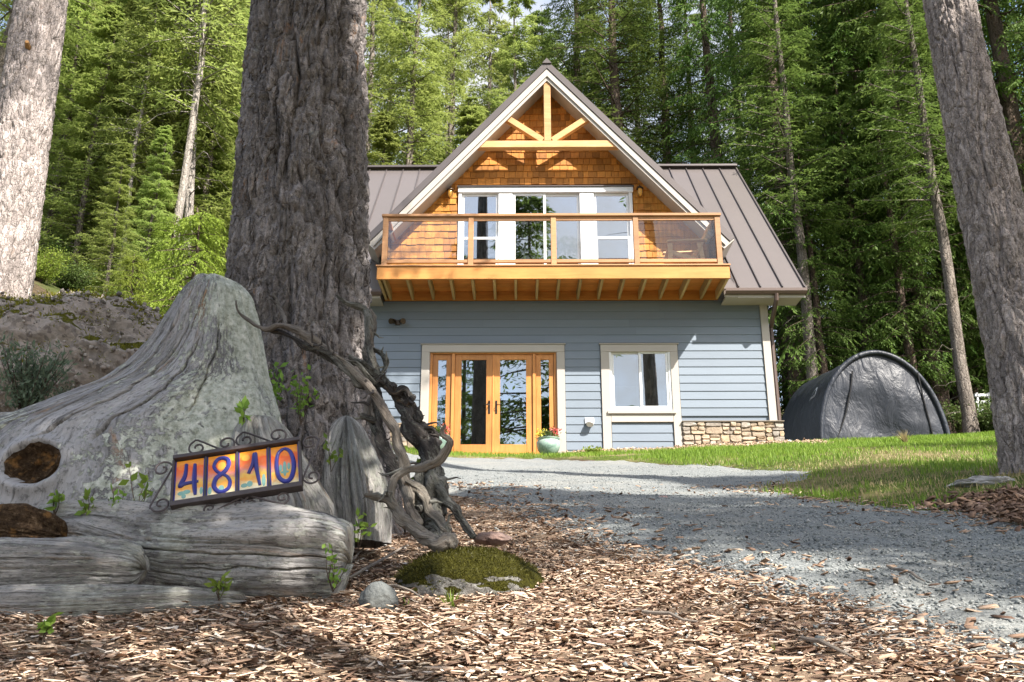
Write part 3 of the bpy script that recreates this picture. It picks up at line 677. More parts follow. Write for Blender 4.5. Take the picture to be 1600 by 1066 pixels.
for x in jx: MB().box(x-.025, x+.025, BY+.047, FY-.047, BZ0-.004, BZ1-.078).build('joist', MAT['joist'], bal, .003)
for a in (1, 4, 7, 10, 12): MB().box(jx[a]+.022, jx[a+1]-.022, BY+.06, BY+.10, BZ0+.05, BZ0+.14).build('blocking', MAT['joist'], bal)
PX = [-2.585, -.93, .665, 2.255, 3.835]; RT0, RT1 = 8.155, 8.21
for i, x in enumerate(PX):
    MB().box(x-.052, x+.052, BY-.002+.012, BY+.10, BZ1+.03, RT0).build('post', MAT['rail'], bal, .006)
    if i:
        a, b = PX[i-1]+.053, x-.053
        MB().box(a, b, BY+.025, BY+.075, BZ1+.085, BZ1+.15).build('bottom_rail', MAT['rail'], bal, .004)
        MB().box(a, b, BY+.03, BY+.07, RT0-.075, RT0-.001).build('sub_rail', MAT['rail'], bal, .004)
        MB().box(a, b, BY+.046, BY+.054, BZ1+.15, RT0-.075).build('glass_panel', MAT['railglass'], bal)
MB().box(PX[0]-.075, PX[-1]+.075, BY-.02, BY+.125, RT0+.001, RT1).build('top_rail', MAT['rail'], bal, .006)
for x in (PX[0], PX[-1]):
    MB().box(x-.06, x+.06, BY+.127, FY-.015, RT0+.001, RT1-.001).build('top_rail', MAT['rail'], bal, .006)
    MB().box(x-.025, x+.025, BY+.11, FY-.015, BZ1+.085, BZ1+.15).build('bottom_rail', MAT['rail'], bal, .004)
    MB().box(x-.004, x+.004, BY+.11, FY-.02, BZ1+.15, RT0).build('glass_panel', MAT['railglass'], bal)
# gable lanterns, flood light, vent hood
t = NT('amber_glass', .15, .5); t.color((.75, .40, .07)); t.b.inputs['Transmission Weight'].default_value = .6
t.b.inputs['Emission Color'].default_value = (1, .6, .15, 1); t.b.inputs['Emission Strength'].default_value = 0.04; MAT['amber'] = t.m
for px, py in ((704, 305), (999, 303)):
    c = P(px, py, FY); x, z = float(c[0]), float(c[2])
    lp = MB().box(x-.04, x+.04, FY-.03, FY+.0, z+.02, z+.16).tube([(x, FY-.02, z+.12), (x, FY-.10, z+.15), (x, FY-.11, z+.10)], .013, 8).lathe((x, FY-.11, z), [(.001, .125), (.03, .115), (.075, .07), (.078, .055), (.001, .055)], 16).build('wall_lamp', MAT['bronze'], house)
    MB().lathe((x, FY-.11, z), [(.04, .055), (.052, .02), (.048, -.05), (.03, -.09), (.001, -.095)], 14).build('lamp_glass', MAT['amber'], lp)
    cg = MB()
    for j in range(4):
        a = R(45+90*j); cg.tube([(x+.054*math.cos(a), FY-.11+.054*math.sin(a), z+.055), (x+.067*math.cos(a), FY-.11+.067*math.sin(a), z+.02), (x+.062*math.cos(a), FY-.11+.062*math.sin(a), z-.06), (x+.037*math.cos(a), FY-.11+.037*math.sin(a), z-.108)], .005, 5)
    cg.build('lamp_cage', MAT['bronze'], lp)
c = P(622, 505, FY); x, z = float(c[0]), float(c[2])
fl = MB().box(x-.05, x+.05, FY-.04, FY-.005, z-.05, z+.05).build('flood_light', MAT['bronze'], house, .006)
for s in (-1, 1):
    a = Vector((x+s*.05, FY-.05, z+.02)); b = a+Vector((s*.05, -.09, -.03)); d = (b-a).normalized()
    MB().tube([a, a+d*.03, b, b+d*.05], [.02, .045, .055, .058], 12).build('lamp_head', MAT['bronze'], fl)
c = P(921, 660, FY); x, z = float(c[0]), float(c[2])
MB().box(x-.085, x+.085, FY-.03, FY+.01, z-.03, z+.085).tube([(x+.03, FY-.01, z+.02), (x+.01, FY-.09, z-.02), (x, FY-.12, z-.07)], [.065, .07, .072], 14).build('vent_hood', MAT['vinyl'], house)
# ------------------------------------------------------------------ trees
MAT['bark_fg'] = m_bark('fir_bark_dark', (0.145, 0.13, 0.127), (0.32, 0.288, 0.278), (0.34, 0.18, 0.09), 1.0, .55, .35)
MAT['bark_side'] = m_bark('fir_bark_pale', (0.28, 0.24, 0.222), (0.48, 0.42, 0.395), (0.33, 0.21, 0.13), 1.1, .35, .2)
MAT['bark_far'] = m_bark('forest_bark', (0.11, 0.09, 0.075), (0.28, 0.245, 0.215), (0.2, 0.12, 0.08), .6, .25, .3)
MAT['bark_dark'] = m_bark('cedar_bark', (0.07, 0.05, 0.04), (0.19, 0.145, 0.115), (0.30, 0.15, 0.06), .6, .4)
MAT['bark_white'] = m_bark('pale_bark', (0.24, 0.21, 0.185), (0.44, 0.40, 0.36), (0.2, 0.16, 0.13), .8, .3)
MAT['fir_sun'] = m_leaf('fir_needles_sunlit', (0.12, 0.18, 0.04), (0.41, 0.46, 0.13), .55)  # brighter copy of the fir needles: hillside sunlight put into the colour
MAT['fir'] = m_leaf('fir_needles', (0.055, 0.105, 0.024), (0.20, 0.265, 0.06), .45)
MAT['cedar'] = m_leaf('cedar_sprays', (0.045, 0.10, 0.02), (0.18, 0.27, 0.055), .45)
MAT['cedar_yellow'] = m_leaf('young_cedar_sprays', (0.10, 0.16, 0.02), (0.30, 0.36, 0.05), .4)
MAT['madrona'] = m_leaf('olive_leaves', (0.05, 0.05, 0.018), (0.15, 0.15, 0.06), .25)
MAT['shrub'] = m_leaf('salal_leaves', (0.04, 0.085, 0.02), (0.14, 0.20, 0.05), .3)
MAT['sage'] = m_leaf('grey_green_leaves', (0.07, 0.11, 0.07), (0.20, 0.26, 0.17), .25)

def rhombs(c, d, side, ln, wd, fold=0.0):
    """leaf-shaped quads: centres c, long axis d, side axis, lengths, widths -> verts, faces"""
    c = c.reshape(-1, 3); d = d.reshape(-1, 3); side = side.reshape(-1, 3); ln = np.asarray(ln).reshape(-1, 1); wd = np.asarray(wd).reshape(-1, 1)
    V = np.stack([c, c+d*ln*.45+side*wd*.5, c+d*ln, c+d*ln*.45-side*wd*.5], 1).reshape(-1, 3)
    F = np.arange(len(V)).reshape(-1, 4); return V, F
def unitv(a): return a/(np.linalg.norm(a, axis=-1, keepdims=True)+1e-9)
def conifer(seed, H, zb, spread, kind='fir', NB=120, TW=15, LF=9, leaf=(.20, .055)):
    """crown (leaf quads) and branch (thin tubes) data of one conifer, origin at its foot"""
    r = np.random.RandomState(seed)
    u = np.sort(r.rand(NB))**0.9; z0 = zb+(H-zb)*u
    L = spread*(np.clip(1-u, 0, 1)**.8)*r.uniform(.55, 1.1, NB)*(0.62+.38*ss(0, .18, u))+.25
    az = np.arange(NB)*2.399+r.uniform(-.5, .5, NB)
    bd = np.stack([np.cos(az), np.sin(az), np.zeros(NB)], -1)
    drp = (0.30 if kind == 'fir' else 0.55)*r.uniform(.6, 1.3, NB); rise = r.uniform(.0, .25, NB)*(1 if kind == 'fir' else .6)
    def pos(s):  # s (..., ) per branch -> point
        s_ = s; x = bd[:, None, :]*(s_*L[:, None])[..., None]
        zz = z0[:, None]+L[:, None]*(rise[:, None]*s_-drp[:, None]*s_**2+(.12*s_**3 if kind == 'fir' else .16*s_**4))
        return x+np.array([0, 0, 1.])*zz[..., None]
    s = np.linspace(.16, 1, TW)[None, :]+r.uniform(-.03, .03, (NB, TW)); s = np.clip(s, .1, 1.0)
    p = pos(s); pd = unitv(pos(np.clip(s+.03, 0, 1.05))-pos(s-.03))
    lat = np.stack([-bd[:, 1], bd[:, 0], np.zeros(NB)], -1)[:, None, :]
    sg = np.where((np.arange(TW) % 2) == 0, 1., -1.)[None, :, None]
    td = unitv(pd*r.uniform(.45, .9, (NB, TW, 1))+lat*sg*r.uniform(.6, 1.1, (NB, TW, 1))+np.array([0, 0, -1.])*r.uniform(.05, .45 if kind == 'fir' else .95, (NB, TW, 1)))
    tl = (L[:, None]*.36*(1.12-s)+.22)*r.uniform(.6, 1.25, (NB, TW))
    q = np.linspace(.05, 1, LF)[None, None, :]
    lp = p[:, :, None, :]+td[:, :, None, :]*(tl[:, :, None]*q)[..., None]+np.array([0, 0, -1.])*(tl[:, :, None]*q**2*(.10 if kind == 'fir' else .35))[..., None]
    nrm = unitv(np.cross(td, np.array([0, 0, 1.])))[:, :, None, :]
    sg2 = np.where((np.arange(LF) % 2) == 0, 1., -1.)[None, None, :, None]
    rv = r.normal(size=lp.shape)*.28
    ld = unitv(td[:, :, None, :]*.8+nrm*sg2*r.uniform(.3, .9, lp.shape[:3]+(1,))+rv+np.array([0, 0, -1.])*(.12 if kind == 'fir' else .5))
    sd = unitv(np.cross(ld, unitv(np.array([0, 0, 1.])+r.normal(size=lp.shape)*.45)))
    ln = leaf[0]*r.uniform(.6, 1.3, lp.shape[:3]); wd = leaf[1]*r.uniform(.6, 1.35, lp.shape[:3])
    V, F = rhombs(lp, ld, sd, ln, wd)
    tone = np.repeat((r.rand(NB, TW, 1)*.55+r.rand(NB, TW, LF)*.25+.2*np.broadcast_to(q, (NB, TW, LF))).ravel(), 4)
    crown = mesh_np('crown', V, F, smooth=False, col=tone)
    # bare branch wood
    ks = np.linspace(0, 1, 5); bp = pos(np.broadcast_to(ks, (NB, 5)))
    rad = (.012+.011*L)[:, None]*np.array([1.0, .75, .5, .3, .08])[None, :]
    return crown, bp, rad
def tubes_np(paths, rads, k=4):
    """many tubes at once: paths (N,M,3), rads (N,M)"""
    N_, M_ = paths.shape[:2]; t = np.gradient(paths, axis=1); t = unitv(t)
    ref = np.where(np.abs(t[..., 2:3]) > .9, np.array([1., 0, 0]), np.array([0, 0, 1.])); a = unitv(np.cross(t, ref)); b = np.cross(t, a)
    ang = 2*np.pi*np.arange(k)/k
    V = paths[:, :, None, :]+(a[:, :, None, :]*np.cos(ang)[None, None, :, None]+b[:, :, None, :]*np.sin(ang)[None, None, :, None])*rads[:, :, None, None]
    f = grid_faces(M_, k, True); F = (f[None]+(np.arange(N_)*M_*k)[:, None, None]).reshape(-1, 4)
    return V.reshape(-1, 3), F
def trunk_np(path, rad, k=20, seg=60, disp=.012, freq=9.0, plate=0.0, seed=0.0, sub=None):
    """displaced trunk; path (M,3) and rad interpolated to seg rings"""
    path = np.asarray(path, float); rad = np.asarray(rad, float)
    d = np.concatenate([[0], np.cumsum(np.linalg.norm(np.diff(path, axis=0), axis=1))]); s = np.linspace(0, d[-1], seg) if sub is None else np.interp(sub, np.linspace(0, 1, len(d)), d)
    c = np.stack([np.interp(s, d, path[:, i]) for i in range(3)], -1); r_ = np.interp(s, d, rad)
    if len(s) > 8:
        ker = np.ones(5)/5
        for i in range(3): c[:, i] = np.convolve(np.pad(c[:, i], 2, mode='reflect', reflect_type='odd'), ker, 'valid')
    t = unitv(np.gradient(c, axis=0)); ref = np.array([0, 1., 0]) if abs(t[0, 1]) < .7 else np.array([0, 0, 1.])
    a = unitv(np.cross(np.broadcast_to(ref, t.shape), t)); b = np.cross(t, a)
    ang = 2*np.pi*np.arange(k)/k
    dirs = a[:, None]*np.cos(ang)[None, :, None]+b[:, None]*np.sin(ang)[None, :, None]
    return c, r_, dirs, s, ang
def simple_trunk(H, r0, seed, k=9, seg=16, wob=.12):
    r = np.random.RandomState(seed); z = np.linspace(-.6, H, seg); u = np.clip(z/H, 0, 1)
    x = wob*np.cumsum(r.normal(size=seg))*.35; y = wob*np.cumsum(r.normal(size=seg))*.35
    rad = r0*(1-u)**.85+.012+r0*.45*np.exp(-np.clip(z, 0, None)*2.5)
    return np.stack([x, y, z], -1)[None], rad[None]
def tree_mesh(bp, rad, H, r0, seed, stubs=0, zb=3.0, mat=None):
    tp, tr_ = simple_trunk(H, r0, seed); V, F = tubes_np(tp, tr_, 10)
    bp = bp.copy(); off = np.stack([np.interp(bp[:, 0, 2], tp[0, :, 2], tp[0, :, i]) for i in (0, 1)], -1); bp[:, 0, :2] += off
    V2, F2 = tubes_np(bp, rad, 3)
    me_t = mesh_np('trunk', V, F); me_t.materials.append(mat)
    if stubs:
        r = np.random.RandomState(seed+5); az = r.rand(stubs)*6.28; z = r.uniform(.8, zb+3, stubs); L = r.uniform(.5, 1.9, stubs)
        k = np.linspace(0, 1, 5); pth = np.stack([np.cos(az)[:, None]*L[:, None]*k, np.sin(az)[:, None]*L[:, None]*k, z[:, None]+L[:, None]*(.05*k-.35*k**2)], -1)
        pth[:, 1:] += r.normal(size=(stubs, 4, 3))*.06
        V3, F3 = tubes_np(pth, np.broadcast_to(np.array([.016, .012, .009, .006, .002]), (stubs, 5)), 3)
        F2 = np.concatenate([F2, F3+len(V2)]); V2 = np.concatenate([V2, V3])
    me_b = mesh_np('branches', V2, F2); me_b.materials.append(mat)
    return me_t, me_b
def cat3(pts, n=6):
    out = []; m_ = len(pts)
    for i in range(m_-1):
        p = [np.array(pts[min(max(j, 0), m_-1)]) for j in (i-1, i, i+1, i+2)]
        for q in range(n):
            f = q/n; out.append(.5*((2*p[1])+(-p[0]+p[2])*f+(2*p[0]-5*p[1]+4*p[2]-p[3])*f*f+(-p[0]+3*p[1]-3*p[2]+p[3])*f**3))
    return out+[np.array(pts[-1])]
VAR = {}
def variant(key, seed, H, zb, spread, kind, r0, leafm, barkm, NB=120, TW=15, LF=9, leaf=(.2, .055), stubs=14):
    c, bp, rad = conifer(seed, H, zb, spread, kind, NB, TW, LF, leaf); c.materials.append(MAT[leafm])
    t_, b_ = tree_mesh(bp, rad, H, r0, seed, stubs, zb, MAT[barkm]); VAR[key] = (t_, b_, c)
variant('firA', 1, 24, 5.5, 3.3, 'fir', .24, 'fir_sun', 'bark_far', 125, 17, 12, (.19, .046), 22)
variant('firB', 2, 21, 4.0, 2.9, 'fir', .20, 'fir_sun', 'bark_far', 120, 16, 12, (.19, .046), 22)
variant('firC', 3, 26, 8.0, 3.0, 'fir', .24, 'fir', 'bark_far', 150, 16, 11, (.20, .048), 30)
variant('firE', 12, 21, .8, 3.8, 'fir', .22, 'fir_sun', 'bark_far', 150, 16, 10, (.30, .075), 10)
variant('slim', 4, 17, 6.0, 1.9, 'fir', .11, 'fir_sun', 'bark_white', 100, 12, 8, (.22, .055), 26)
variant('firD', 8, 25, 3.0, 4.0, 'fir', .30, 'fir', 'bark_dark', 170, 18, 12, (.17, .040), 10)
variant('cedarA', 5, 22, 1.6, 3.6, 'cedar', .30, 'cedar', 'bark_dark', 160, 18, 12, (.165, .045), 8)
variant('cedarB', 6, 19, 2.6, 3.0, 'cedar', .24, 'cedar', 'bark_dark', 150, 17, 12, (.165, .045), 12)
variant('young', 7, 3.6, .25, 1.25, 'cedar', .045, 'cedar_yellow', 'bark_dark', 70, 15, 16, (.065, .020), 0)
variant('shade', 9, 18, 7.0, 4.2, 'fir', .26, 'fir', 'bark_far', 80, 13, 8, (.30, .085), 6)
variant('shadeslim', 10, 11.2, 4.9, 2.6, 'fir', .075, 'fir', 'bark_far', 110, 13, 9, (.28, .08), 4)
def tree(key, x, y, s=1.0, rot=0.0, label='', group=None, name='fir_tree', dz=0.0, tilt=(0, 0), sz=None):
    e = thing(name, label, 'tree', (x, y, Tz(x, y)-.1+dz), group)
    e.rotation_euler = (tilt[0], tilt[1], rot); e.scale = (s, s, sz or s)
    for nm, me in zip(('trunk', 'branches', 'crown'), VAR[key]):
        o = bpy.data.objects.new(nm, me); COL.objects.link(o); o.parent = e
        if nm != 'trunk': o['kind'] = 'stuff'
    return e
def at(px, Y): return float(P(px, 450, Y)[0])
rt = random.Random(21)
# left hillside forest: sunlit firs behind the big trunk
LG = 'sunlit firs on the hillside left of the house'
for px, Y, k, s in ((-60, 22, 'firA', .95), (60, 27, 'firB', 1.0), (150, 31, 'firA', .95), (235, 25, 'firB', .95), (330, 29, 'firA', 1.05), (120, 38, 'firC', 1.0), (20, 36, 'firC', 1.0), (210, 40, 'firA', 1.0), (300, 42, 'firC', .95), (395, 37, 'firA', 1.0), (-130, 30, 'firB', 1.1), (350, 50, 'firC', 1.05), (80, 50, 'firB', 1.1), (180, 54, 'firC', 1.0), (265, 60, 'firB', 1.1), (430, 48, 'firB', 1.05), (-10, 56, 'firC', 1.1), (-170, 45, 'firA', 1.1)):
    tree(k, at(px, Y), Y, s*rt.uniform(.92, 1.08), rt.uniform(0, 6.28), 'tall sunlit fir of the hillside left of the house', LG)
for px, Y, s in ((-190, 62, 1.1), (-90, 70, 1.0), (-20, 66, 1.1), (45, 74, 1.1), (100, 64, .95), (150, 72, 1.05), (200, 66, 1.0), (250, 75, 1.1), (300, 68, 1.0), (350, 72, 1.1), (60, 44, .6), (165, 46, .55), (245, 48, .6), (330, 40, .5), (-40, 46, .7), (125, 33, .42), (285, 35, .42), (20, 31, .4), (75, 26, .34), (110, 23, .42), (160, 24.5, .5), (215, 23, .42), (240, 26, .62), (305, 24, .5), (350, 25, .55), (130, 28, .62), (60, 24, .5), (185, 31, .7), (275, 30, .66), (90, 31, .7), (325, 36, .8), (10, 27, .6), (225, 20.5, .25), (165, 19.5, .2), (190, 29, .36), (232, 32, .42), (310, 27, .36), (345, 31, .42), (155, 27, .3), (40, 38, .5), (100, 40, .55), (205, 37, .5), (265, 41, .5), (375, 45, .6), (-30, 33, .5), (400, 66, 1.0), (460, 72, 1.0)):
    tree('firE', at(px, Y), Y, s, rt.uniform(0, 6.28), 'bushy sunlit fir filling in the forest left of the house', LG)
# slim pale trunks among them
for px, Y, s in ((268, 21, 1.0), (284, 22.5, 1.1), (148, 26, .7), (182, 21.5, .6), (340, 26, .85), (318, 33, 1.2)):
    tree('slim', at(px, Y), Y, s, rt.uniform(0, 6.28), 'slender pale-barked fir left of the big trunk', 'slender pale trunks on the left hillside', 'slender_fir', tilt=(rt.uniform(-.03, .03), rt.uniform(-.04, .04)))
# behind the roof
for px, Y, k, s in ((560, 34, 'firA', .95), (630, 30, 'firB', 1.05), (700, 33, 'firA', 1.0), (765, 38, 'firB', 1.1), (600, 44, 'firC', 1.0), (690, 46, 'firA', 1.0), (800, 46, 'firC', .9), (500, 40, 'firB', 1.1), (850, 36, 'firC', .75), (815, 31, 'firB', .9), (780, 52, 'firA', 1.0), (870, 45, 'firB', 1.05), (735, 29, 'firE', .6), (590, 29, 'firE', .55), (660, 36, 'firE', .75)):
    tree(k, at(px, Y), Y, s*rt.uniform(.94, 1.06), rt.uniform(0, 6.28), 'light green fir rising behind the left side of the gable', 'firs behind the left side of the gable')
# darker wood right of the gable
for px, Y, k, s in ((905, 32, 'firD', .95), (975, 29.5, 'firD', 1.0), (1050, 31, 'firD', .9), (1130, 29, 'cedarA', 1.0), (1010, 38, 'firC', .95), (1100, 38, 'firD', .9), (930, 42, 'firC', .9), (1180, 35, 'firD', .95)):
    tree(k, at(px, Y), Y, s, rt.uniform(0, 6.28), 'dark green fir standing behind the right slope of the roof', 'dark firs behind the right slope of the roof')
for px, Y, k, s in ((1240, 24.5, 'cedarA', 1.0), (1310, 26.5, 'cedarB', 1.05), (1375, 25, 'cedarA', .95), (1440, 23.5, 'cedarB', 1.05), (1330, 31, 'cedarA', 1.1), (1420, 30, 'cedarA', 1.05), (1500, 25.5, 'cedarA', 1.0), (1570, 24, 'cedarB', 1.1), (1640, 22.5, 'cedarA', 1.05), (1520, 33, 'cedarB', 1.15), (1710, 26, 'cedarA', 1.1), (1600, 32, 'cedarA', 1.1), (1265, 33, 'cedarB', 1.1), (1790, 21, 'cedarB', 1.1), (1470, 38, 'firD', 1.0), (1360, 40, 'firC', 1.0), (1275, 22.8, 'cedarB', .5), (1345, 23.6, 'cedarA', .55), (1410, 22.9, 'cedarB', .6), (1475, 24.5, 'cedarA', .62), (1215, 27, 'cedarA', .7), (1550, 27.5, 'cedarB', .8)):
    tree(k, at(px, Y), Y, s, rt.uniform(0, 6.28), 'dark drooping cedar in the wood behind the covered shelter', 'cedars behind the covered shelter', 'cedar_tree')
for px, Y, s, lab in ((1479, 20.7, .62, 'straight pale trunk standing against the right edge of the shelter'), (1252, 22.6, .66, 'grey-brown trunk between the house corner and the shelter')):
    tree('firC', at(px, Y)*1.0, Y, s, 1.0, lab, None, 'slender_fir')
# bright young cedars by the outcrop
for px, Y, s, lab in ((300, 12.5, .85, 'bright yellow-green young cedar just behind the rounded top of the grey stump'), (262, 16, .8, 'bright young cedar between the slim pale trunks and the big trunk'), (205, 15, .5, 'small bright cedar sapling behind the mossy outcrop'), (330, 18, .9, 'young cedar against the left edge of the big dark trunk')):
    tree('young', at(px, Y), Y, s, rt.uniform(0, 6.28), lab, 'young cedars on the left hillside', 'young_cedar', dz=-.15)
# trees behind and beside the viewer: they shade the drive and show in the glass
for x, y, s, k in SHADE:
    tree(k, x, y, s, rt.uniform(0, 6.28), 'fir standing behind the viewpoint, mirrored in the door glass', 'firs behind the viewpoint')

ORD = ['first', 'second', 'third', 'fourth', 'fifth', 'sixth', 'seventh', 'eighth', 'ninth', 'tenth', 'eleventh', 'twelfth', 'thirteenth', 'fourteenth', 'fifteenth', 'sixteenth', 'seventeenth', 'eighteenth', 'nineteenth', 'twentieth']
def ordn(i):
    if i < 20: return ORD[i]
    return {2: 'twenty', 3: 'thirty', 4: 'forty'}[(i+1)//10]+'-'+ORD[(i+1) % 10-1] if (i+1) % 10 else {3: 'thirtieth', 4: 'fortieth'}[(i+1)//10]
def number_from_left(key):
    """look-alikes in one wood are told apart by their order from the left"""
    q = [o for o in COL.objects if o.type == 'EMPTY' and o.get('label') == key]; q.sort(key=lambda o: o.location.x/o.location.y)
    for i, o in enumerate(q): o['label'] = ordn(i)+' from left: '+key
for key in sorted({o['label'] for o in COL.objects if o.type == 'EMPTY' and o.get('category') == 'tree' and 'viewpoint' not in o['label']}):
    if sum(1 for o in COL.objects if o.get('label') == key) > 1: number_from_left(key)
# orange-barked madrona leaning through the cedars
md = thing('madrona_tree', 'leaning orange-barked tree among the cedars left of the right trunk', 'tree', (at(1500, 26.0), 26.0, Tz(at(1500, 26.0), 26.0)))
MAT['madbark'] = m_bark('orange_bark', (.11, .05, .022), (.28, .13, .045), (.34, .19, .08), .5, .3)
mp_ = [P(1505, 640, 26.0), P(1492, 470, 26.0), P(1474, 330, 25.8), P(1456, 220, 25.6), P(1440, 120, 25.5), P(1425, 30, 25.5), P(1400, -60, 25.5)]
MB().tube(cat3(mp_), list(np.linspace(.2, .09, len(cat3(mp_)))), 12).build('trunk', MAT['madbark'], md)
MB().tube(cat3([mp_[3], P(1480, 150, 25.3), P(1500, 60, 25.2), P(1510, -40, 25.2)]), list(np.linspace(.10, .04, 19)), 8).build('limb', MAT['madbark'], md)
r = np.random.RandomState(8); n = 5200; cc_ = np.array(mp_[-1])+r.normal(size=(n, 3))*np.array([1.5, 1.2, 1.2]); d_ = unitv(r.normal(size=(n, 3))); s_ = unitv(np.cross(d_, r.normal(size=(n, 3)))); V, F = rhombs(cc_, d_, s_, .11*r.uniform(.6, 1.3, n), .05*r.uniform(.7, 1.3, n))
link('crown', mesh_np('crown', V, F, smooth=False, col=np.repeat(r.rand(n), 4)), MAT['madrona'], md)['kind'] = 'stuff'
# ---- the three near trunks
def near_trunk(name, label, ctr, k, seg, disp, mat, top, crown=None, cs=1.0, seed=0.0, lowfrac=.72, pl=6.0):
    """ctr: list of (x, y, z, radius) from foot to top"""
    ctr = np.array(ctr, float); e = thing(name, label, 'tree', ctr[0, :3])
    zz = ctr[:, 2]; zs = np.concatenate([np.linspace(zz[0], top, int(seg)), np.linspace(top, zz[-1], 24)[1:]])
    cx = np.interp(zs, zz, ctr[:, 0]); cy = np.interp(zs, zz, ctr[:, 1]); rr = np.interp(zs, zz, ctr[:, 3])
    ker = np.ones(9)/9; rr = np.convolve(np.pad(rr, 4, mode='edge'), ker, 'valid'); cx = np.convolve(np.pad(cx, 4, mode='reflect', reflect_type='odd'), ker, 'valid')
    a = np.concatenate([np.linspace(math.pi*.95, math.pi*2.05, int(k*.82), endpoint=False), np.linspace(math.pi*2.05, math.pi*2.95, k-int(k*.82), endpoint=False)])   # finer towards the viewer
    A, Z = np.meshgrid(a, zs); C, S = np.cos(A), np.sin(A); Rr = rr[:, None]
    X, Yv = C*Rr, S*Rr
    wx = .06*fbm(X*3+seed, Yv*3, Z*1.1, 3); wz = .12*perlin(X*4, Yv*4+seed, Z*2)
    n1 = perlin((X+wx)*pl+seed, (Yv+wx)*pl, (Z+wz)*pl*.22); n2 = perlin((X+wx)*pl*2.1+seed+9, (Yv+wx)*pl*2.1, (Z+wz)*pl*.62+4); n3 = perlin((X+wx)*pl*4.6+3, (Yv+wx)*pl*4.6, (Z+wz)*pl*1.1)
    bil = np.abs(fbm(X*15+seed, Yv*15, Z*4.5, 4, .62)); fine = fbm(X*44+seed, Yv*44, Z*13, 3, .65)
    lump = fbm(X*2.2+seed, Yv*2.2, Z*.8, 3)
    D = disp*(-1.25*np.exp(-(n1/.11)**2)-.62*np.exp(-(n2/.12)**2)-.42*np.exp(-(n3/.16)**2)+.30*bil+.36*fine+.6*lump+.4)
    flare = np.exp(-(zs-zs[0])*2.2)[:, None]*.16*np.sin(A*5+seed*3)*ss(0, .2, np.exp(-(zs-zs[0])*2.2))[:, None]
    Rn = Rr+D+flare*Rr
    V = np.stack([cx[:, None]+C*Rn, cy[:, None]+S*Rn, Z+0*A], -1)
    me = mesh_np('trunk', V.reshape(-1, 3), grid_faces(len(zs), k, True)); link('trunk', me, mat, e)
    if crown:
        for nm, m_ in zip(('branches', 'crown'), VAR[crown][1:]):
            o = bpy.data.objects.new(nm, m_); COL.objects.link(o); o.parent = e; o['kind'] = 'stuff'; o.scale = (cs, cs, cs); o.location = (ctr[-1, 0]-ctr[0, 0], ctr[-1, 1]-ctr[0, 1], 24-18*cs)
    return e
yb = 4.95
def cpt(px, py, Y, r_): p = P(px, py, Y); return (p[0], Y, p[2], r_)
near_trunk('big_fir', 'massive dark furrowed fir trunk rising behind the grey stump', [(-1.13, yb, .35, .62), (-1.14, yb, .75, .51), cpt(470, 640, yb, .425), cpt(466, 480, yb, .385), cpt(470, 300, yb, .37), cpt(482, 0, yb, .332), (-1.28, yb, 7, .31), (-1.3, yb, 16, .16), (-1.3, yb, 24, .02)], 340, 480, .030, MAT['bark_fg'], 4.3, 'shade', .45, 1.0, pl=6.5)
YL = 13.6; lx = at(0, YL)
near_trunk('left_fir', 'pale sunlit fir trunk at the left edge above the outcrop', [(P(-12, 500, YL)[0], YL, Tz(lx, YL)-.6, .52), cpt(-4, 490, YL, .44), cpt(30, 240, YL, .425), cpt(66, 0, YL, .395), (P(74, -100, YL)[0], YL, 15, .33), (-6.6, YL, 29, .03)], 170, 320, .024, MAT['bark_side'], 12.4, 'shade', 1.0, 5.0, pl=7.0)
near_trunk('right_fir', 'grey leaning-looking fir trunk at the right edge of the lawn', [(P(1640, 770, 7.6)[0], 7.6, 1.05, .40), cpt(1632, 735, 7.6, .315), cpt(1600, 560, 7.6, .275), cpt(1549, 330, 7.6, .258), cpt(1482, 0, 7.6, .212), (P(1470, -80, 7.6)[0], 7.6, 8.0, .2), (3.6, 7.6, 20, .02)], 180, 360, .020, MAT['bark_side'], 6.6, 'shade', .95, 8.0, pl=8.0)
b = P(46, 80, 13.3)
stub = MB().tube([b+np.array([-.05, .1, 0]), b+np.array([.02, -.1, .02]), b+np.array([.05, -.2, .04])], [.055, .045, .03], 8)
stub.build('branch_stub', m_plain('stub_wood', (.30, .16, .06), .8), bpy.data.objects['left_fir'])

# ---- shrubs and ground plants
def shrub_mesh(seed, w_, h, n, leaf, mat, upright=.4, stems=14):
    r = np.random.RandomState(seed); az = r.rand(n)*6.283; q = r.rand(n)**.6; z = h*(.15+.85*r.rand(n))*(1-.35*q**2)
    st = r.randint(0, stems, n); sa = r.rand(stems)*6.283; sr = r.rand(stems)**.5*w_
    cx = np.cos(sa)[st]*sr[st]*z/h; cy = np.sin(sa)[st]*sr[st]*z/h
    c = np.stack([cx+r.normal(size=n)*w_*.16, cy+r.normal(size=n)*w_*.16, z], -1)
    d = unitv(np.stack([r.normal(size=n), r.normal(size=n), r.normal(size=n)*.6+upright], -1)); s = unitv(np.cross(d, r.normal(size=(n, 3))))
    ln = leaf[0]*r.uniform(.6, 1.3, n); V, F = rhombs(c, d, s, ln, leaf[1]*r.uniform(.7, 1.3, n))
    me = mesh_np('foliage', V, F, smooth=False, col=np.repeat(r.rand(n), 4)); me.materials.append(mat)
    k = np.linspace(0, 1, 4); P_ = np.stack([np.cos(sa)[:, None]*sr[:, None]*k, np.sin(sa)[:, None]*sr[:, None]*k, h*.9*k+0*sa[:, None]], -1)
    V2, F2 = tubes_np(P_, np.broadcast_to(np.array([.012, .009, .006, .002])*min(1, h), (stems, 4)), 3); m2 = mesh_np('stems', V2, F2); m2.materials.append(MAT['bark_dark'])
    return me, m2
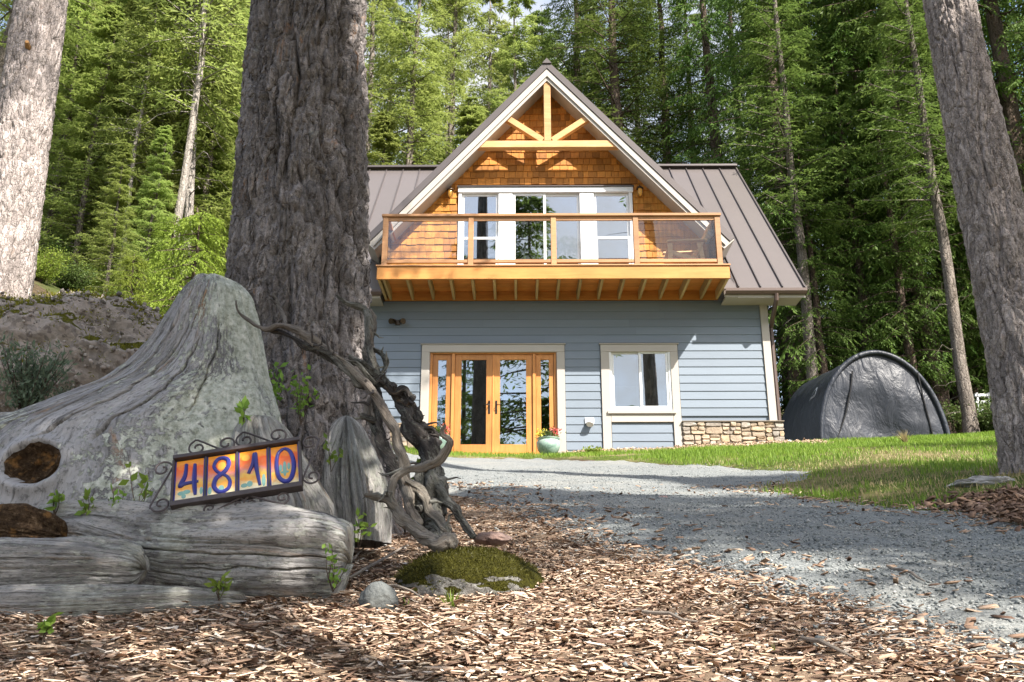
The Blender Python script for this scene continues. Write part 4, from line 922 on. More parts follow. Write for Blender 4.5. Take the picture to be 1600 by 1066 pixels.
def put_shrub(ms, x, y, s, label, group=None, name='shrub', z=None, rot=0.0, cat='shrub'):
    e = thing(name, label, cat, (x, y, Tz(x, y)-.03 if z is None else z), group); e.scale = (s, s, s); e.rotation_euler = (0, 0, rot)
    for nm, me in zip(('foliage', 'stems'), ms):
        o = bpy.data.objects.new(nm, me); COL.objects.link(o); o.parent = e; o['kind'] = 'stuff'
    return e
sal = shrub_mesh(31, .8, .8, 5200, (.06, .035), MAT['shrub'], stems=30); salb = shrub_mesh(33, .9, 1.0, 5200, (.06, .028), MAT['cedar_yellow'], .2, stems=30)
for i, (px, Y, s) in enumerate(((90, 12, .45), (130, 13.5, .5), (175, 12.5, .4), (230, 13, .5), (105, 18, .7), (150, 20, .8), (195, 18, .7), (245, 17, .7), (300, 16.5, .8), (340, 15, .8), (60, 17, .7), (330, 22, 1.2), (70, 23, 1.0), (120, 26, 1.2), (215, 27, 1.3), (175, 23, .9), (280, 24, 1.2))):
    x = at(px, Y); put_shrub(sal if i % 5 else salb, x, Y, s, 'low leafy undergrowth bush on the hillside behind the outcrop', 'undergrowth bushes behind the outcrop', 'undergrowth_bush', rot=i*1.1)
for i, (px, Y, s) in enumerate(((1500, 21.5, 1.3), (1545, 20.5, 1.0), (1240, 24, 1.2), (1560, 23, 1.6), (1600, 19.5, 1.2))):
    x = at(px, Y); put_shrub(sal, x, Y, s, 'dark undergrowth bush in the shade beside the covered shelter', 'undergrowth bushes beside the shelter', 'undergrowth_bush', rot=i*1.7)
for key in ('low leafy undergrowth bush on the hillside behind the outcrop', 'dark undergrowth bush in the shade beside the covered shelter'): number_from_left(key)
sage = shrub_mesh(35, .22, .40, 2200, (.035, .010), MAT['sage'], 1.2, 22)
p = P(38, 640, 4.7); put_shrub(sage, p[0], 4.7, 1.0, 'grey-green feathery bush in front of the conglomerate outcrop', None, 'feathery_bush', P(38, 655, 4.7)[2], 0.3)
p = P(98, 650, 5.0); put_shrub(sage, p[0], 5.0, .55, 'small grey-green bush at the right foot of the outcrop', None, 'feathery_bush', P(98, 665, 5.0)[2], 1.3)
# ------------------------------------------------------------------ driftwood, stumps and rocks in the foreground
MAT['silver'] = m_weathered('silver_stump_wood', (0.33, 0.32, 0.325), (0.05, 0.046, 0.046), .95, .85, 1.0, (-1.5, -1.05))
MAT['silver_log'] = m_weathered('silver_log_wood', (0.33, 0.315, 0.305), (0.05, 0.045, 0.042), .45, .4, 1.0)
MAT['silver_pale'] = m_weathered('pale_stump_wood', (0.46, 0.44, 0.42), (0.08, 0.07, 0.065), .5, .5, 1.3)
MAT['snag'] = m_weathered('snag_wood', (0.24, 0.205, 0.175), (0.035, 0.03, 0.027), .12, .6, 1.6)
MAT['snag_dark'] = m_weathered('dark_snag_wood', (0.085, 0.075, 0.07), (0.018, 0.019, 0.018), .25, .4, 1.6)
def m_rot():
    t = NT('rotten_core', .95, .05); o = t.co('Object'); b = t.noise(o, 60, 7, .7); a = t.noise(o, 16, 4)
    c = t.ramp(b, [(.32, (.03, .02, .014)), (.55, (.10, .065, .04)), (.72, (.26, .19, .13))]); c = t.mix(t.ramp(a, [(.55, 0.), (.66, .8)]), c, (.42, .22, .08))
    t.color(c).bump(b, 1., .03); return t.m
MAT['rot'] = m_rot()
def body(name, rows, Yc, bs, mat, label, cat='stump', k=240, seg=220, disp=.02, cracks=(), seed=0.0, sq=1.0, yshift=0.0, parent=None, gf=1.0):
    """upright weathered wood: outline rows (py, left px, right px) at distance Yc, half depths bs"""
    rows = np.array(rows, float); PL = np.array([P(l, y, Yc) for y, l, r in rows]); PR = np.array([P(r, y, Yc) for y, l, r in rows])
    cx = (PL[:, 0]+PR[:, 0])/2; a = (PR[:, 0]-PL[:, 0])/2; z = (PL[:, 2]+PR[:, 2])/2; bs = np.array(bs, float)
    ln = np.concatenate([[0], np.cumsum(np.hypot(np.diff(z), np.diff(PL[:, 0])*.6))]); s = np.linspace(0, 1, seg)*ln[-1]
    def ip(q):
        v = np.interp(s, ln, q); ker = np.ones(7)/7; return np.convolve(np.pad(v, 3, mode='edge'), ker, 'valid')
    cx, a, z, b = ip(cx), ip(a), np.interp(s, ln, z), ip(bs)
    a[0] = b[0] = .002; a[1] *= .5; b[1] *= .5
    ph = np.concatenate([np.linspace(math.pi*.9, math.pi*2.1, int(k*.85), endpoint=False), np.linspace(math.pi*2.1, math.pi*2.9, k-int(k*.85), endpoint=False)])
    A, S = np.meshgrid(ph, s); C, Sn = np.cos(A), np.sin(A)
    w = .25*perlin(C*1.3+seed, Sn*1.3, S*1.6)                                   # grain wanders
    cyl = lambda f, g, sd: perlin(np.cos(A+w*.4)*f+sd, np.sin(A+w*.4)*f, S*g+sd*.3)
    D = disp*(1.1*cyl(2.2, 1.0, seed)+.45*cyl(5*gf, 1.4, seed+3)+.14*cyl(14*gf, 2.6, seed+7)+.08*cyl(34*gf, 6.0, seed+11)+.10*perlin(np.cos(A)*24, np.sin(A)*24, S*24))
    for pk, wd, dp, s0, s1 in cracks:
        off = A-pk+.10*perlin(S*3.1, pk*7, 1.1)+.03*perlin(S*17, pk*3, 2.1); off = (off+np.pi) % (2*np.pi)-np.pi
        D = D-dp*np.exp(-(off/wd)**2)*ss(s0-.05, s0+.08, S)*(1-ss(s1-.1, s1+.02, S))
    fade = ss(0, .06, S)
    D = D*(.25+.75*fade)
    X = cx[:, None]+C*(a[:, None]+D); Yv = Yc+yshift*(S/ln[-1])+Sn*(b[:, None]+D); Z = z[:, None]+0*A+.35*D*0
    V = np.stack([X, Yv, Z], -1).reshape(-1, 3); uv = np.stack([A/(2*np.pi)*2.2+.02*np.sin(S*9), S], -1).reshape(-1, 2)
    me = mesh_np(name, V, grid_faces(seg, k, True), uv)
    e = link(name, me, mat, parent)
    if label: tag(e, label, cat)
    return e
stump = thing('weathered_stump', 'tall silver weathered stump with lichen, sweeping down to the left', 'stump', (-1.5, 3.85, Tz(-1.5, 3.85)))
body('stump_wood', [(431, 328, 334), (434, 312, 350), (442, 299, 366), (460, 285, 384), (500, 262, 397), (540, 238, 405), (580, 203, 413), (610, 162, 422), (640, 92, 434), (665, 28, 442), (690, -40, 449), (730, -110, 462), (790, -150, 475), (880, -160, 480)], 3.85,
     [.01, .05, .09, .13, .17, .20, .24, .28, .34, .38, .42, .46, .5, .52], MAT['silver'], None, k=430, seg=260, disp=.030, seed=2.0, parent=stump,
     cracks=[(4.05, .012, .05, .25, 1.2), (4.38, .010, .045, .30, 1.0), (4.62, .009, .04, .35, 1.1), (3.75, .012, .035, .2, .9), (4.9, .008, .035, .4, 1.1), (3.5, .012, .04, .4, 1.2), (4.22, .007, .035, .5, 1.3), (5.2, .008, .03, .3, .9), (3.95, .006, .03, .1, .7), (4.75, .005, .025, .15, .6)])
from mathutils.bvhtree import BVHTree
def on_surface(o, px, py):
    bv = BVHTree.FromPolygons([v.co.copy() for v in o.data.vertices], [tuple(p.vertices) for p in o.data.polygons]); d = Vector(P(px, py, 1.0)).normalized()
    loc, nor, i_, dist = bv.ray_cast(Vector((0, 0, 0)), d); return loc, (nor if nor.dot(d) < 0 else -nor)
kc, kn_ = on_surface(bpy.data.objects['stump_wood'], 50, 725)
kn_ = (kn_*.6+Vector((-.15, -1, .1))*.4).normalized(); ku = Vector((1, 0, .1)); ku = (ku-kn_*ku.dot(kn_)).normalized(); kv = kn_.cross(ku)
sm = bpy.data.objects['stump_wood'].data; sv = np.empty(len(sm.vertices)*3, np.float32); sm.vertices.foreach_get('co', sv); sv = sv.reshape(-1, 3); dk = np.linalg.norm((sv-np.array(kc))*np.array([.85, 1, 1.05]), axis=1)
sv += np.array(kn_)[None]*(-.075*np.exp(-(dk/.072)**4)+.022*np.exp(-((dk-.10)/.025)**2))[:, None]; sm.vertices.foreach_set('co', sv.ravel()); sm.update()      # hollow round the knot
kn = MB(); rr_ = random.Random(4); rings = [(1.1, -.05), (1.0, .006), (.92, .008), (.84, -.004), (.72, -.028), (.5, -.036), (.3, -.030), (.12, -.036), (.01, -.034)]; v = []; nk = 40
for f_, d_ in rings:
    for j in range(nk):
        an = 2*math.pi*j/nk; q = f_*(1+.10*math.sin(2*an+.5)+.05*math.sin(5*an)+rr_.uniform(-.03, .03))
        v.append(kc+ku*(.092*q*math.cos(an))+kv*(.082*q*math.sin(an))+kn_*(d_+rr_.uniform(-.006, .006)))
kn.add(v, [(i*nk+j, i*nk+(j+1) % nk, (i+1)*nk+(j+1) % nk, (i+1)*nk+j) for i in range(len(rings)-1) for j in range(nk)]); kn.smooth = True
kn.build('rotten_knot', MAT['rot'], stump)
sl = thing('stump_lobe', 'smaller pale stump knob with torn brown side behind the house number sign', 'stump', (-1.1, 3.4, Tz(-1.1, 3.4)))
body('knob_wood', [(650, 402, 412), (653, 388, 428), (662, 376, 440), (680, 370, 455), (710, 366, 475), (750, 364, 498), (790, 360, 520), (850, 356, 530)], 3.50, [.01, .04, .07, .10, .12, .14, .16, .17], MAT['silver_pale'], None, k=160, seg=100, disp=.034, seed=6.0, parent=sl, cracks=[(4.5, .03, .03, .1, .5), (5.2, .04, .03, .1, .5), (5.6, .05, .035, .15, .6)])
body('pale_stump', [(650, 540, 545), (658, 534, 553), (676, 527, 566), (702, 518, 581), (735, 510, 595), (768, 506, 604), (800, 513, 606), (850, 518, 604)], 3.95, [.01, .05, .08, .11, .13, .15, .16, .16], MAT['silver_pale'], 'pale pointed stump piece between the big trunk and the twisted dead branch', k=170, seg=110, disp=.042, seed=9.0, cracks=[(4.4, .025, .035, .1, .6), (4.75, .03, .03, .2, .6), (5.1, .03, .03, .2, .7), (3.9, .03, .03, .1, .5)])

def log(name, pts, mat, label, k=130, seg=140, disp=.014, seed=0.0, flat=1.0, cracks=(), round_=(1, 1), cat='log'):
    """lying log: pts (px, py, Y, radius m)"""
    pts = np.array(pts, float); c = np.array([P(a, b, y) for a, b, y, r in pts]); d = np.concatenate([[0], np.cumsum(np.linalg.norm(np.diff(c, axis=0), axis=1))])
    s = np.linspace(0, d[-1], seg); cc = np.stack([np.interp(s, d, c[:, i]) for i in range(3)], -1); rr = np.interp(s, d, pts[:, 3])
    ker = np.ones(11)/11
    for i in range(3): cc[:, i] = np.convolve(np.pad(cc[:, i], 5, mode='reflect', reflect_type='odd'), ker, 'valid')
    e = .022
    if round_[0]: rr = rr*np.sqrt(np.clip(1-(1-np.clip(s/e, 0, 1))**2, .0004, 1))
    if round_[1]: rr = rr*np.sqrt(np.clip(1-(1-np.clip((s[-1]-s)/e, 0, 1))**2, .0004, 1))
    t = unitv(np.gradient(cc, axis=0)); a = unitv(np.cross(np.broadcast_to(np.array([0, 0, 1.]), t.shape), t)); b = np.cross(t, a)   # a = back/forward, b = up
    nf = int(k*.85); ph = np.concatenate([np.linspace(math.pi*.3, math.pi*1.6, nf, endpoint=False), np.linspace(math.pi*1.6, math.pi*2.3, k-nf, endpoint=False)])
    A, S = np.meshgrid(ph, s); C, Sn = np.cos(A), np.sin(A)
    w = .3*perlin(C+seed, Sn, S*1.5)
    cyl = lambda f, g, sd: perlin(np.cos(A+w)*f+sd, np.sin(A+w)*f, S*g+sd)
    D = disp*(1.7*cyl(1.3, 2.6, seed)+.6*cyl(2.6, 5.0, seed+2)+.10*cyl(9, 4.5, seed+5)+.08*cyl(26, 8, seed+8)+.16*perlin(np.cos(A)*7, np.sin(A)*7, S*34))
    rk = np.random.RandomState(int(seed*10)); allc = list(cracks)+[(rk.uniform(1.3, 4.4), rk.uniform(.006, .012), rk.uniform(.008, .018), *sorted(rk.uniform(-.1, s[-1]+.1, 2))) for _ in range(16)]
    for pk, wd, dp, s0, s1 in allc:
        off = A-pk+.16*perlin(S*2.6, pk*5, .7)+.05*perlin(S*14, pk, 3.); off = (off+np.pi) % (2*np.pi)-np.pi
        D = D-dp*np.exp(-(off/min(wd, .014))**2)*ss(s0-.03, s0+.05, S)*(1-ss(s1-.06, s1+.02, S))
    Rr = np.clip(rr[:, None]+D*np.clip(rr[:, None]/.05, 0, 1), .001, None)
    endw = np.exp(-S/.05)+np.exp(-(s[-1]-S)/.05)
    V = cc[:, None]+a[:, None]*(C*Rr)[..., None]+b[:, None]*(Sn*Rr*flat)[..., None]+t[:, None]*(endw*(.030*perlin(C*2.2+seed, Sn*2.2, 1.)+.018*perlin(C*7+seed, Sn*7, 2.)))[..., None]
    uv = np.stack([A/(2*np.pi)*1.0, S], -1).reshape(-1, 2)
    o = link(name, mesh_np(name, V.reshape(-1, 3), grid_faces(seg, k, True), uv), mat)
    if label: tag(o, label, cat)
    return o
FR = math.pi if True else 0
log('driftwood_log', [(60, 830, 3.16, .075), (150, 838, 3.14, .10), (230, 858, 3.10, .13), (300, 866, 3.06, .150), (420, 868, 3.04, .153), (500, 872, 3.04, .145), (545, 880, 3.05, .125)], MAT['silver_log'], 'thick silver log that the house number sign rests on', seed=1.0, disp=.020, k=210, seg=240, cracks=[(2.9, .05, .02, .5, 1.3), (3.2, .035, .03, .35, 1.4), (3.5, .04, .025, .6, 1.5), (2.5, .04, .02, .4, 1.0), (0.1, .04, .02, .4, 1.0), (6.1, .035, .03, .4, 1.3), (5.8, .035, .025, .5, 1.3)])
log('driftwood_log', [(-90, 888, 2.90, .078), (40, 888, 2.88, .082), (130, 886, 2.86, .082), (190, 886, 2.87, .075), (222, 890, 2.88, .06)], MAT['silver_log'], 'broken grey log end at the left lying in front of the thick silver log', seed=4.0, cracks=[(3.0, .05, .02, .1, .5), (0.15, .04, .02, .1, .5), (6.0, .03, .02, .05, .55)])
log('driftwood_log', [(-90, 952, 2.76, .052), (60, 950, 2.75, .056), (200, 944, 2.76, .050), (290, 941, 2.80, .042), (372, 938, 2.86, .026)], MAT['silver_log'], 'thin low grey log along the edge of the wood chips', seed=7.0, disp=.008, cracks=[(3.1, .05, .012, .1, .6), (6.2, .04, .014, .1, .8)])
log('rotten_log', [(-60, 822, 3.02, .062), (20, 818, 3.0, .066), (58, 826, 3.0, .055), (98, 838, 3.02, .03)], MAT['rot'], 'brown rotten broken root at the left edge above the grey log', seed=11.0, disp=.02, cat='root')
log('grey_pole', [(-80, 664, 5.6, .06), (20, 660, 5.5, .06), (110, 656, 5.5, .055)], MAT['silver_pale'], 'straight grey log lying at the foot of the outcrop behind the stump', seed=15.0, disp=.005, cat='log')

# twisted dead branch: limbs traced as (px, py, Y, radius in px)
snag = thing('dead_branch', 'twisted dark dead branch standing on the mossy rock in front of the doors', 'dead branch', P(700, 850, 3.35))
def zp(pts): return [(360+x/2.05, 440+y/2.05, Y, r*.60) for x, y, Y, r in pts]
def limb(pts, mat, seed, knob=.18, k=22, nseg=110):
    knob *= 1.35
    pts = np.array(pts, float); c = np.array([P(a, b, y) for a, b, y, r in pts]); rad = pts[:, 3]*pts[:, 2]*1.06/FPX
    m_ = len(c); q = np.linspace(0, m_-1, nseg)
    i = np.clip(q.astype(int), 0, m_-2); f = (q-i)[:, None]
    g = lambda j: c[np.clip(j, 0, m_-1)]
    p0, p1, p2, p3 = g(i-1), g(i), g(i+1), g(i+2)
    cc = .5*((2*p1)+(-p0+p2)*f+(2*p0-5*p1+4*p2-p3)*f**2+(-p0+3*p1-3*p2+p3)*f**3); rr = np.interp(q, np.arange(m_), rad)
    s = np.concatenate([[0], np.cumsum(np.linalg.norm(np.diff(cc, axis=0), axis=1))])
    cc = cc+np.stack([perlin(s*16+seed, 1.1, 2.), perlin(s*16+seed, 5., 2.), perlin(s*16+seed, 9., 7.)], -1)*rr[:, None]*.55
    t = unitv(np.gradient(cc, axis=0)); n = np.zeros_like(t); v_ = np.cross(t[0], [0, 1., .1]); v_ /= np.linalg.norm(v_)
    for j in range(len(t)): v_ = v_-t[j]*(v_@t[j]); v_ = v_/np.linalg.norm(v_); n[j] = v_
    b = np.cross(t, n); ph = 2*np.pi*np.arange(k)/k; A, S = np.meshgrid(ph, s)
    tw = A+S*7
    D = 1+knob*.9*np.abs(perlin(S*42+seed, np.cos(A)*2.5, np.sin(A)*2.5))+knob*2.4*perlin(S*13+seed, np.cos(A)*.9, np.sin(A)*.9)+knob*1.2*perlin(np.cos(tw)*2.2+seed, np.sin(tw)*2.2, S*9)+knob*.9*perlin(np.cos(tw)*4.5+seed, np.sin(tw)*4.5, S*16)
    rr = rr*np.sqrt(np.clip(1-(1-np.clip((s[-1]-s)/.012, 0, 1))**2, .003, 1))*np.sqrt(np.clip(1-(1-np.clip(s/.008, 0, 1))**2, .003, 1))
    Rr = rr[:, None]*np.clip(D, .4, 2.4)
    V = cc[:, None]+n[:, None]*(np.cos(A)*Rr)[..., None]+b[:, None]*(np.sin(A)*Rr)[..., None]
    uv = np.stack([tw/(2*np.pi)*.25, S], -1).reshape(-1, 2)
    link('limb', mesh_np('limb', V.reshape(-1, 3), grid_faces(nseg, k, True), uv), mat, snag)
limb(zp([(690, 830, 3.38, 20), (655, 770, 3.45, 24), (650, 700, 3.5, 22), (652, 640, 3.52, 21), (640, 560, 3.55, 24), (605, 490, 3.58, 22), (568, 410, 3.6, 19), (540, 372, 3.62, 16), (500, 332, 3.64, 14), (468, 300, 3.66, 12), (450, 235, 3.68, 10), (443, 150, 3.7, 9), (435, 92, 3.72, 8), (398, 78, 3.72, 6), (372, 68, 3.7, 4.5), (338, 42, 3.7, 2)]), MAT['snag_dark'], 1.0, .26, 26, 200)
limb(zp([(18, 60, 3.62, 1.6), (25, 95, 3.6, 2.6), (60, 125, 3.58, 3.6), (110, 152, 3.55, 6.5), (160, 140, 3.52, 6), (215, 158, 3.5, 8), (290, 208, 3.48, 10.5), (350, 250, 3.46, 10), (420, 315, 3.45, 10), (475, 380, 3.45, 9.5), (515, 455, 3.45, 10), (545, 545, 3.45, 11), (562, 640, 3.45, 12), (575, 720, 3.42, 13), (600, 790, 3.38, 12)]), MAT['snag'], 3.0, .22, 24, 200)
limb(zp([(110, 152, 3.56, 4), (170, 165, 3.55, 5), (230, 200, 3.53, 7), (285, 230, 3.51, 6), (340, 262, 3.5, 5), (400, 262, 3.52, 5), (440, 300, 3.54, 6), (470, 330, 3.56, 6)]), MAT['snag_dark'], 4.0, .25, 18, 110)
limb(zp([(690, 458, 3.25, 2.5), (678, 488, 3.25, 6), (702, 515, 3.26, 8), (672, 572, 3.27, 9), (625, 590, 3.28, 9), (570, 603, 3.3, 8), (525, 635, 3.3, 8), (515, 690, 3.3, 10), (545, 755, 3.28, 14), (610, 808, 3.24, 17), (672, 840, 3.2, 20), (725, 828, 3.18, 17)]), MAT['snag'], 5.0, .2, 26, 190)
limb(zp([(428, 684, 3.26, 4), (470, 690, 3.28, 7), (510, 708, 3.29, 9), (548, 760, 3.29, 10)]), MAT['snag'], 6.0, .18, 18, 60)
limb(zp([(430, 225, 3.72, 7), (452, 300, 3.7, 11), (468, 380, 3.68, 12), (470, 440, 3.66, 12), (482, 510, 3.62, 11), (520, 590, 3.56, 12), (560, 650, 3.5, 12), (610, 740, 3.42, 13)]), MAT['snag_dark'], 7.0, .25, 22, 130)
limb(zp([(650, 640, 3.5, 14), (690, 695, 3.46, 11), (730, 745, 3.42, 10), (760, 790, 3.4, 9), (785, 822, 3.38, 7)]), MAT['snag_dark'], 8.0, .2, 18, 80)
limb(zp([(452, 214, 3.7, 3), (480, 228, 3.69, 5), (498, 252, 3.68, 6), (494, 282, 3.68, 6), (476, 300, 3.67, 6)]), MAT['snag_dark'], 9.0, .3, 16, 60)
limb(zp([(395, 335, 3.6, 4), (430, 330, 3.6, 6), (470, 345, 3.62, 7)]), MAT['snag_dark'], 10.0, .3, 16, 40)
limb(zp([(135, 35, 3.9, 2), (150, 70, 3.88, 4), (170, 105, 3.8, 4), (178, 140, 3.65, 5)]), MAT['snag'], 12.0, .3, 14, 50)
limb(zp([(415, 425, 3.62, 4), (440, 440, 3.62, 7), (470, 450, 3.64, 8)]), MAT['snag_dark'], 13.0, .3, 16, 40)
limb(zp([(560, 395, 3.58, 6), (580, 372, 3.56, 7), (585, 385, 3.55, 3)]), MAT['snag_dark'], 14.0, .4, 14, 40)

for i, pts in enumerate((
    [(440, 92, 3.74, 9), (456, 140, 3.73, 8), (438, 200, 3.72, 10), (456, 262, 3.70, 10), (474, 335, 3.68, 11)],
    [(378, 240, 3.58, 5), (420, 262, 3.58, 7), (452, 292, 3.60, 8), (505, 336, 3.62, 9)],
    [(500, 330, 3.60, 9), (524, 352, 3.58, 10), (560, 346, 3.58, 8), (574, 378, 3.58, 6)],
    [(470, 330, 3.68, 9), (450, 400, 3.68, 10), (456, 470, 3.66, 9), (500, 560, 3.60, 9), (542, 624, 3.54, 9)],
    [(600, 480, 3.57, 9), (642, 472, 3.56, 7), (664, 502, 3.55, 4)],
    [(636, 560, 3.55, 12), (612, 620, 3.52, 11), (622, 700, 3.48, 11), (664, 792, 3.42, 12)],
    [(560, 640, 3.44, 9), (622, 682, 3.43, 9), (642, 742, 3.42, 10), (700, 806, 3.38, 10)],
    [(545, 375, 3.6, 8), (590, 415, 3.57, 9), (602, 455, 3.56, 8)],
    [(232, 200, 3.5, 5), (300, 225, 3.47, 6), (352, 262, 3.45, 6), (410, 330, 3.45, 6), (440, 340, 3.46, 3)])):
    limb(zp(pts), MAT['snag_dark' if i % 3 else 'snag'], 20.0+i, .36, 18, 90)
rt_ = random.Random(17); base_limbs = [o for o in COL.objects if o.name.startswith('limb') and o.parent == snag]
for i in range(60):                                   # short snapped twigs along the limbs
    lo = base_limbs[rt_.randrange(0, len(base_limbs))]; vs = lo.data.vertices; p0 = np.array(vs[rt_.randrange(len(vs)//8, len(vs))].co); d_ = np.array([rt_.uniform(-1, 1), rt_.uniform(-.6, .2), rt_.uniform(-.5, 1)]); d_ /= np.linalg.norm(d_); L_ = rt_.uniform(.025, .085)
    pts = [p0]; 
    for q in range(4): pts.append(pts[-1]+(d_+np.array([rt_.uniform(-.7, .7) for _ in range(3)]))*L_/4)
    MB().tube(pts, [.006, .005, .004, .003, .0012], 6).build('twig', MAT['snag_dark'], snag)
# rocks
def m_moss(base_a, base_b, moss, thr, name, peb=0.0, mossamp=2.2):
    t = NT(name, .95, .1); o = t.co('Object'); f = t.noise(o, 14, 8, .7); g_ = t.n('ShaderNodeNewGeometry'); sx = t.n('ShaderNodeSeparateXYZ'); t.l(g_.outputs['Normal'], sx.inputs[0])
    c = t.ramp(f, [(.3, base_a), (.7, base_b)])
    if peb:
        pv = t.vor(o, peb, out='Color'); sp_ = t.n('ShaderNodeSeparateColor'); t.l(pv, sp_.inputs[0]); c = t.mix(.55, c, t.ramp(sp_.outputs[0], [(0, base_a), (.5, base_b), (.85, (.42, .37, .33)), (1, (.12, .10, .1))]))
    mf = t.math('ADD', sx.outputs['Z'], t.math('MULTIPLY', t.math('SUBTRACT', t.noise(o, 5.5, 6, .7), .5), mossamp))
    fac = t.ramp(mf, [(thr, 0.), (min(1., thr+.10), 1.)])
    mc = t.ramp(t.noise(o, 60, 5, .7), [(.3, tuple(x*.35 for x in moss)), (.55, moss), (.75, tuple(min(1, x*1.9) for x in moss))])
    t.color(t.mix(fac, c, mc)); hh = t.math('ADD', f, t.math('MULTIPLY', t.noise(o, 90, 4), t.math('MULTIPLY', fac, .8)))
    t.bump(hh, 1.0, .02); return t.m
def rock(name, c, r3, mat, label, seed, amp=.12, n=120, cat='rock', peb=0.0, fr=1.0):
    th = np.linspace(.001, math.pi-.001, n//2); ph = 2*np.pi*np.arange(n)/n; TH_, PH = np.meshgrid(th, ph, indexing='ij')
    x, y, z = np.sin(TH_)*np.cos(PH), np.sin(TH_)*np.sin(PH), np.cos(TH_)
    d = 1+amp*fbm(x*1.7*fr+seed, y*1.7*fr, z*1.7*fr, 5, .55)
    if peb:
        cell = perlin(x*peb, y*peb, z*peb+seed); d = d+.030*np.abs(cell)+.022*np.abs(perlin(x*peb*2.2, y*peb*2.2, z*peb*2.2))+.012*perlin(x*peb*5, y*peb*5, z*peb*5)
    V = np.stack([c[0]+x*d*r3[0], c[1]+y*d*r3[1], c[2]+z*d*r3[2]], -1)
    return tag(link(name, mesh_np(name, V.reshape(-1, 3), grid_faces(n//2, n, True)), mat), label, cat)
q = P(735, 905, 3.22)
rock('mossy_rock', (q[0]-.01, 3.38, q[2]-.045), (.27, .38, .15), m_moss((.09, .085, .08), (.24, .235, .22), (.040, .038, .006), .03, 'mossy_stone'), 'flat mossy rock under the foot of the twisted dead branch', 3.0, .06, 200)
def add_moss(ob_, n, thr, size, seed, pen=0.0):
    """moss fronds growing on the upper side of a rock"""
    rm = np.random.RandomState(seed); vc = np.array([v.co[:] for v in ob_.data.vertices]); vn = np.array([v.normal[:] for v in ob_.data.vertices]); vn *= np.sign((vn*(vc-vc.mean(0))).sum(1))[:, None]
    sel = np.nonzero(vn[:, 2]+1.1*fbm(vc[:, 0]*6, vc[:, 1]*6, vc[:, 2]*6, 4)-pen*np.clip(vc[:, 0]-vc[:, 0].mean()-.03, 0, 1) > thr)[0]
    pick = rm.choice(sel, n); c3 = vc[pick]+rm.normal(size=(n, 3))*size*.6; dd = unitv(vn[pick]+rm.normal(size=(n, 3))*.55); s3 = unitv(np.cross(dd, rm.normal(size=(n, 3))))
    V, F = rhombs(c3-dd*.002, dd, s3, size*rm.uniform(.6, 1.4, n), size*.3*rm.uniform(.7, 1.3, n))
    mo = link('moss', mesh_np('moss', V, F, smooth=False, col=np.repeat(rm.rand(n), 4)), MAT['moss_y'] if size > .015 else MAT['moss_d'], ob_); mo['kind'] = 'stuff'
MAT['moss_d'] = m_leaf('moss_fronds', (.035, .032, .005), (.105, .10, .014), .3); MAT['moss_y'] = m_leaf('yellow_moss_fronds', (.07, .065, .008), (.24, .215, .02), .3)
add_moss(bpy.data.objects['mossy_rock'], 20000, .02, .010, 3, 3.2)
q = P(594, 945, 2.83)
rock('round_stone', (q[0], 2.80, q[2]+.008), (.054, .055, .054), m_moss((.065, .07, .07), (.19, .20, .195), (.1, .1, .03), 1.0, 'grey_cobble'), 'small rounded grey stone half sunk in the wood chips', 5.0, .1, 90)
q = P(740, 845, 3.7)
q = P(770, 842, 3.75); rock('flat_stone', (q[0], 3.75, q[2]), (.07, .05, .025), m_moss((.20, .13, .11), (.34, .25, .22), (.1, .1, .03), 1.0, 'reddish_stone'), 'small reddish stone right of the foot of the dead branch', 8.0, .15, 60)
q = P(115, 575, 6.6)
rock('rock_outcrop', (q[0]-.12, 6.9, q[2]-.12), (1.10, .95, .70), m_moss((.17, .15, .135), (.40, .345, .31), (.10, .095, .012), .60, 'conglomerate', 30, 1.3), 'big moss-topped conglomerate outcrop at the left behind the stump', 2.0, .15, 250, peb=16)
q = P(-60, 560, 7.4); rock('rock_outcrop', (q[0]-.2, 7.7, q[2]-.12), (1.1, .9, .62), bpy.data.materials['conglomerate'], 'mossy rock shoulder below the pale trunk at the left edge', 6.0, .2, 200, peb=14)
rp = np.random.RandomState(12)
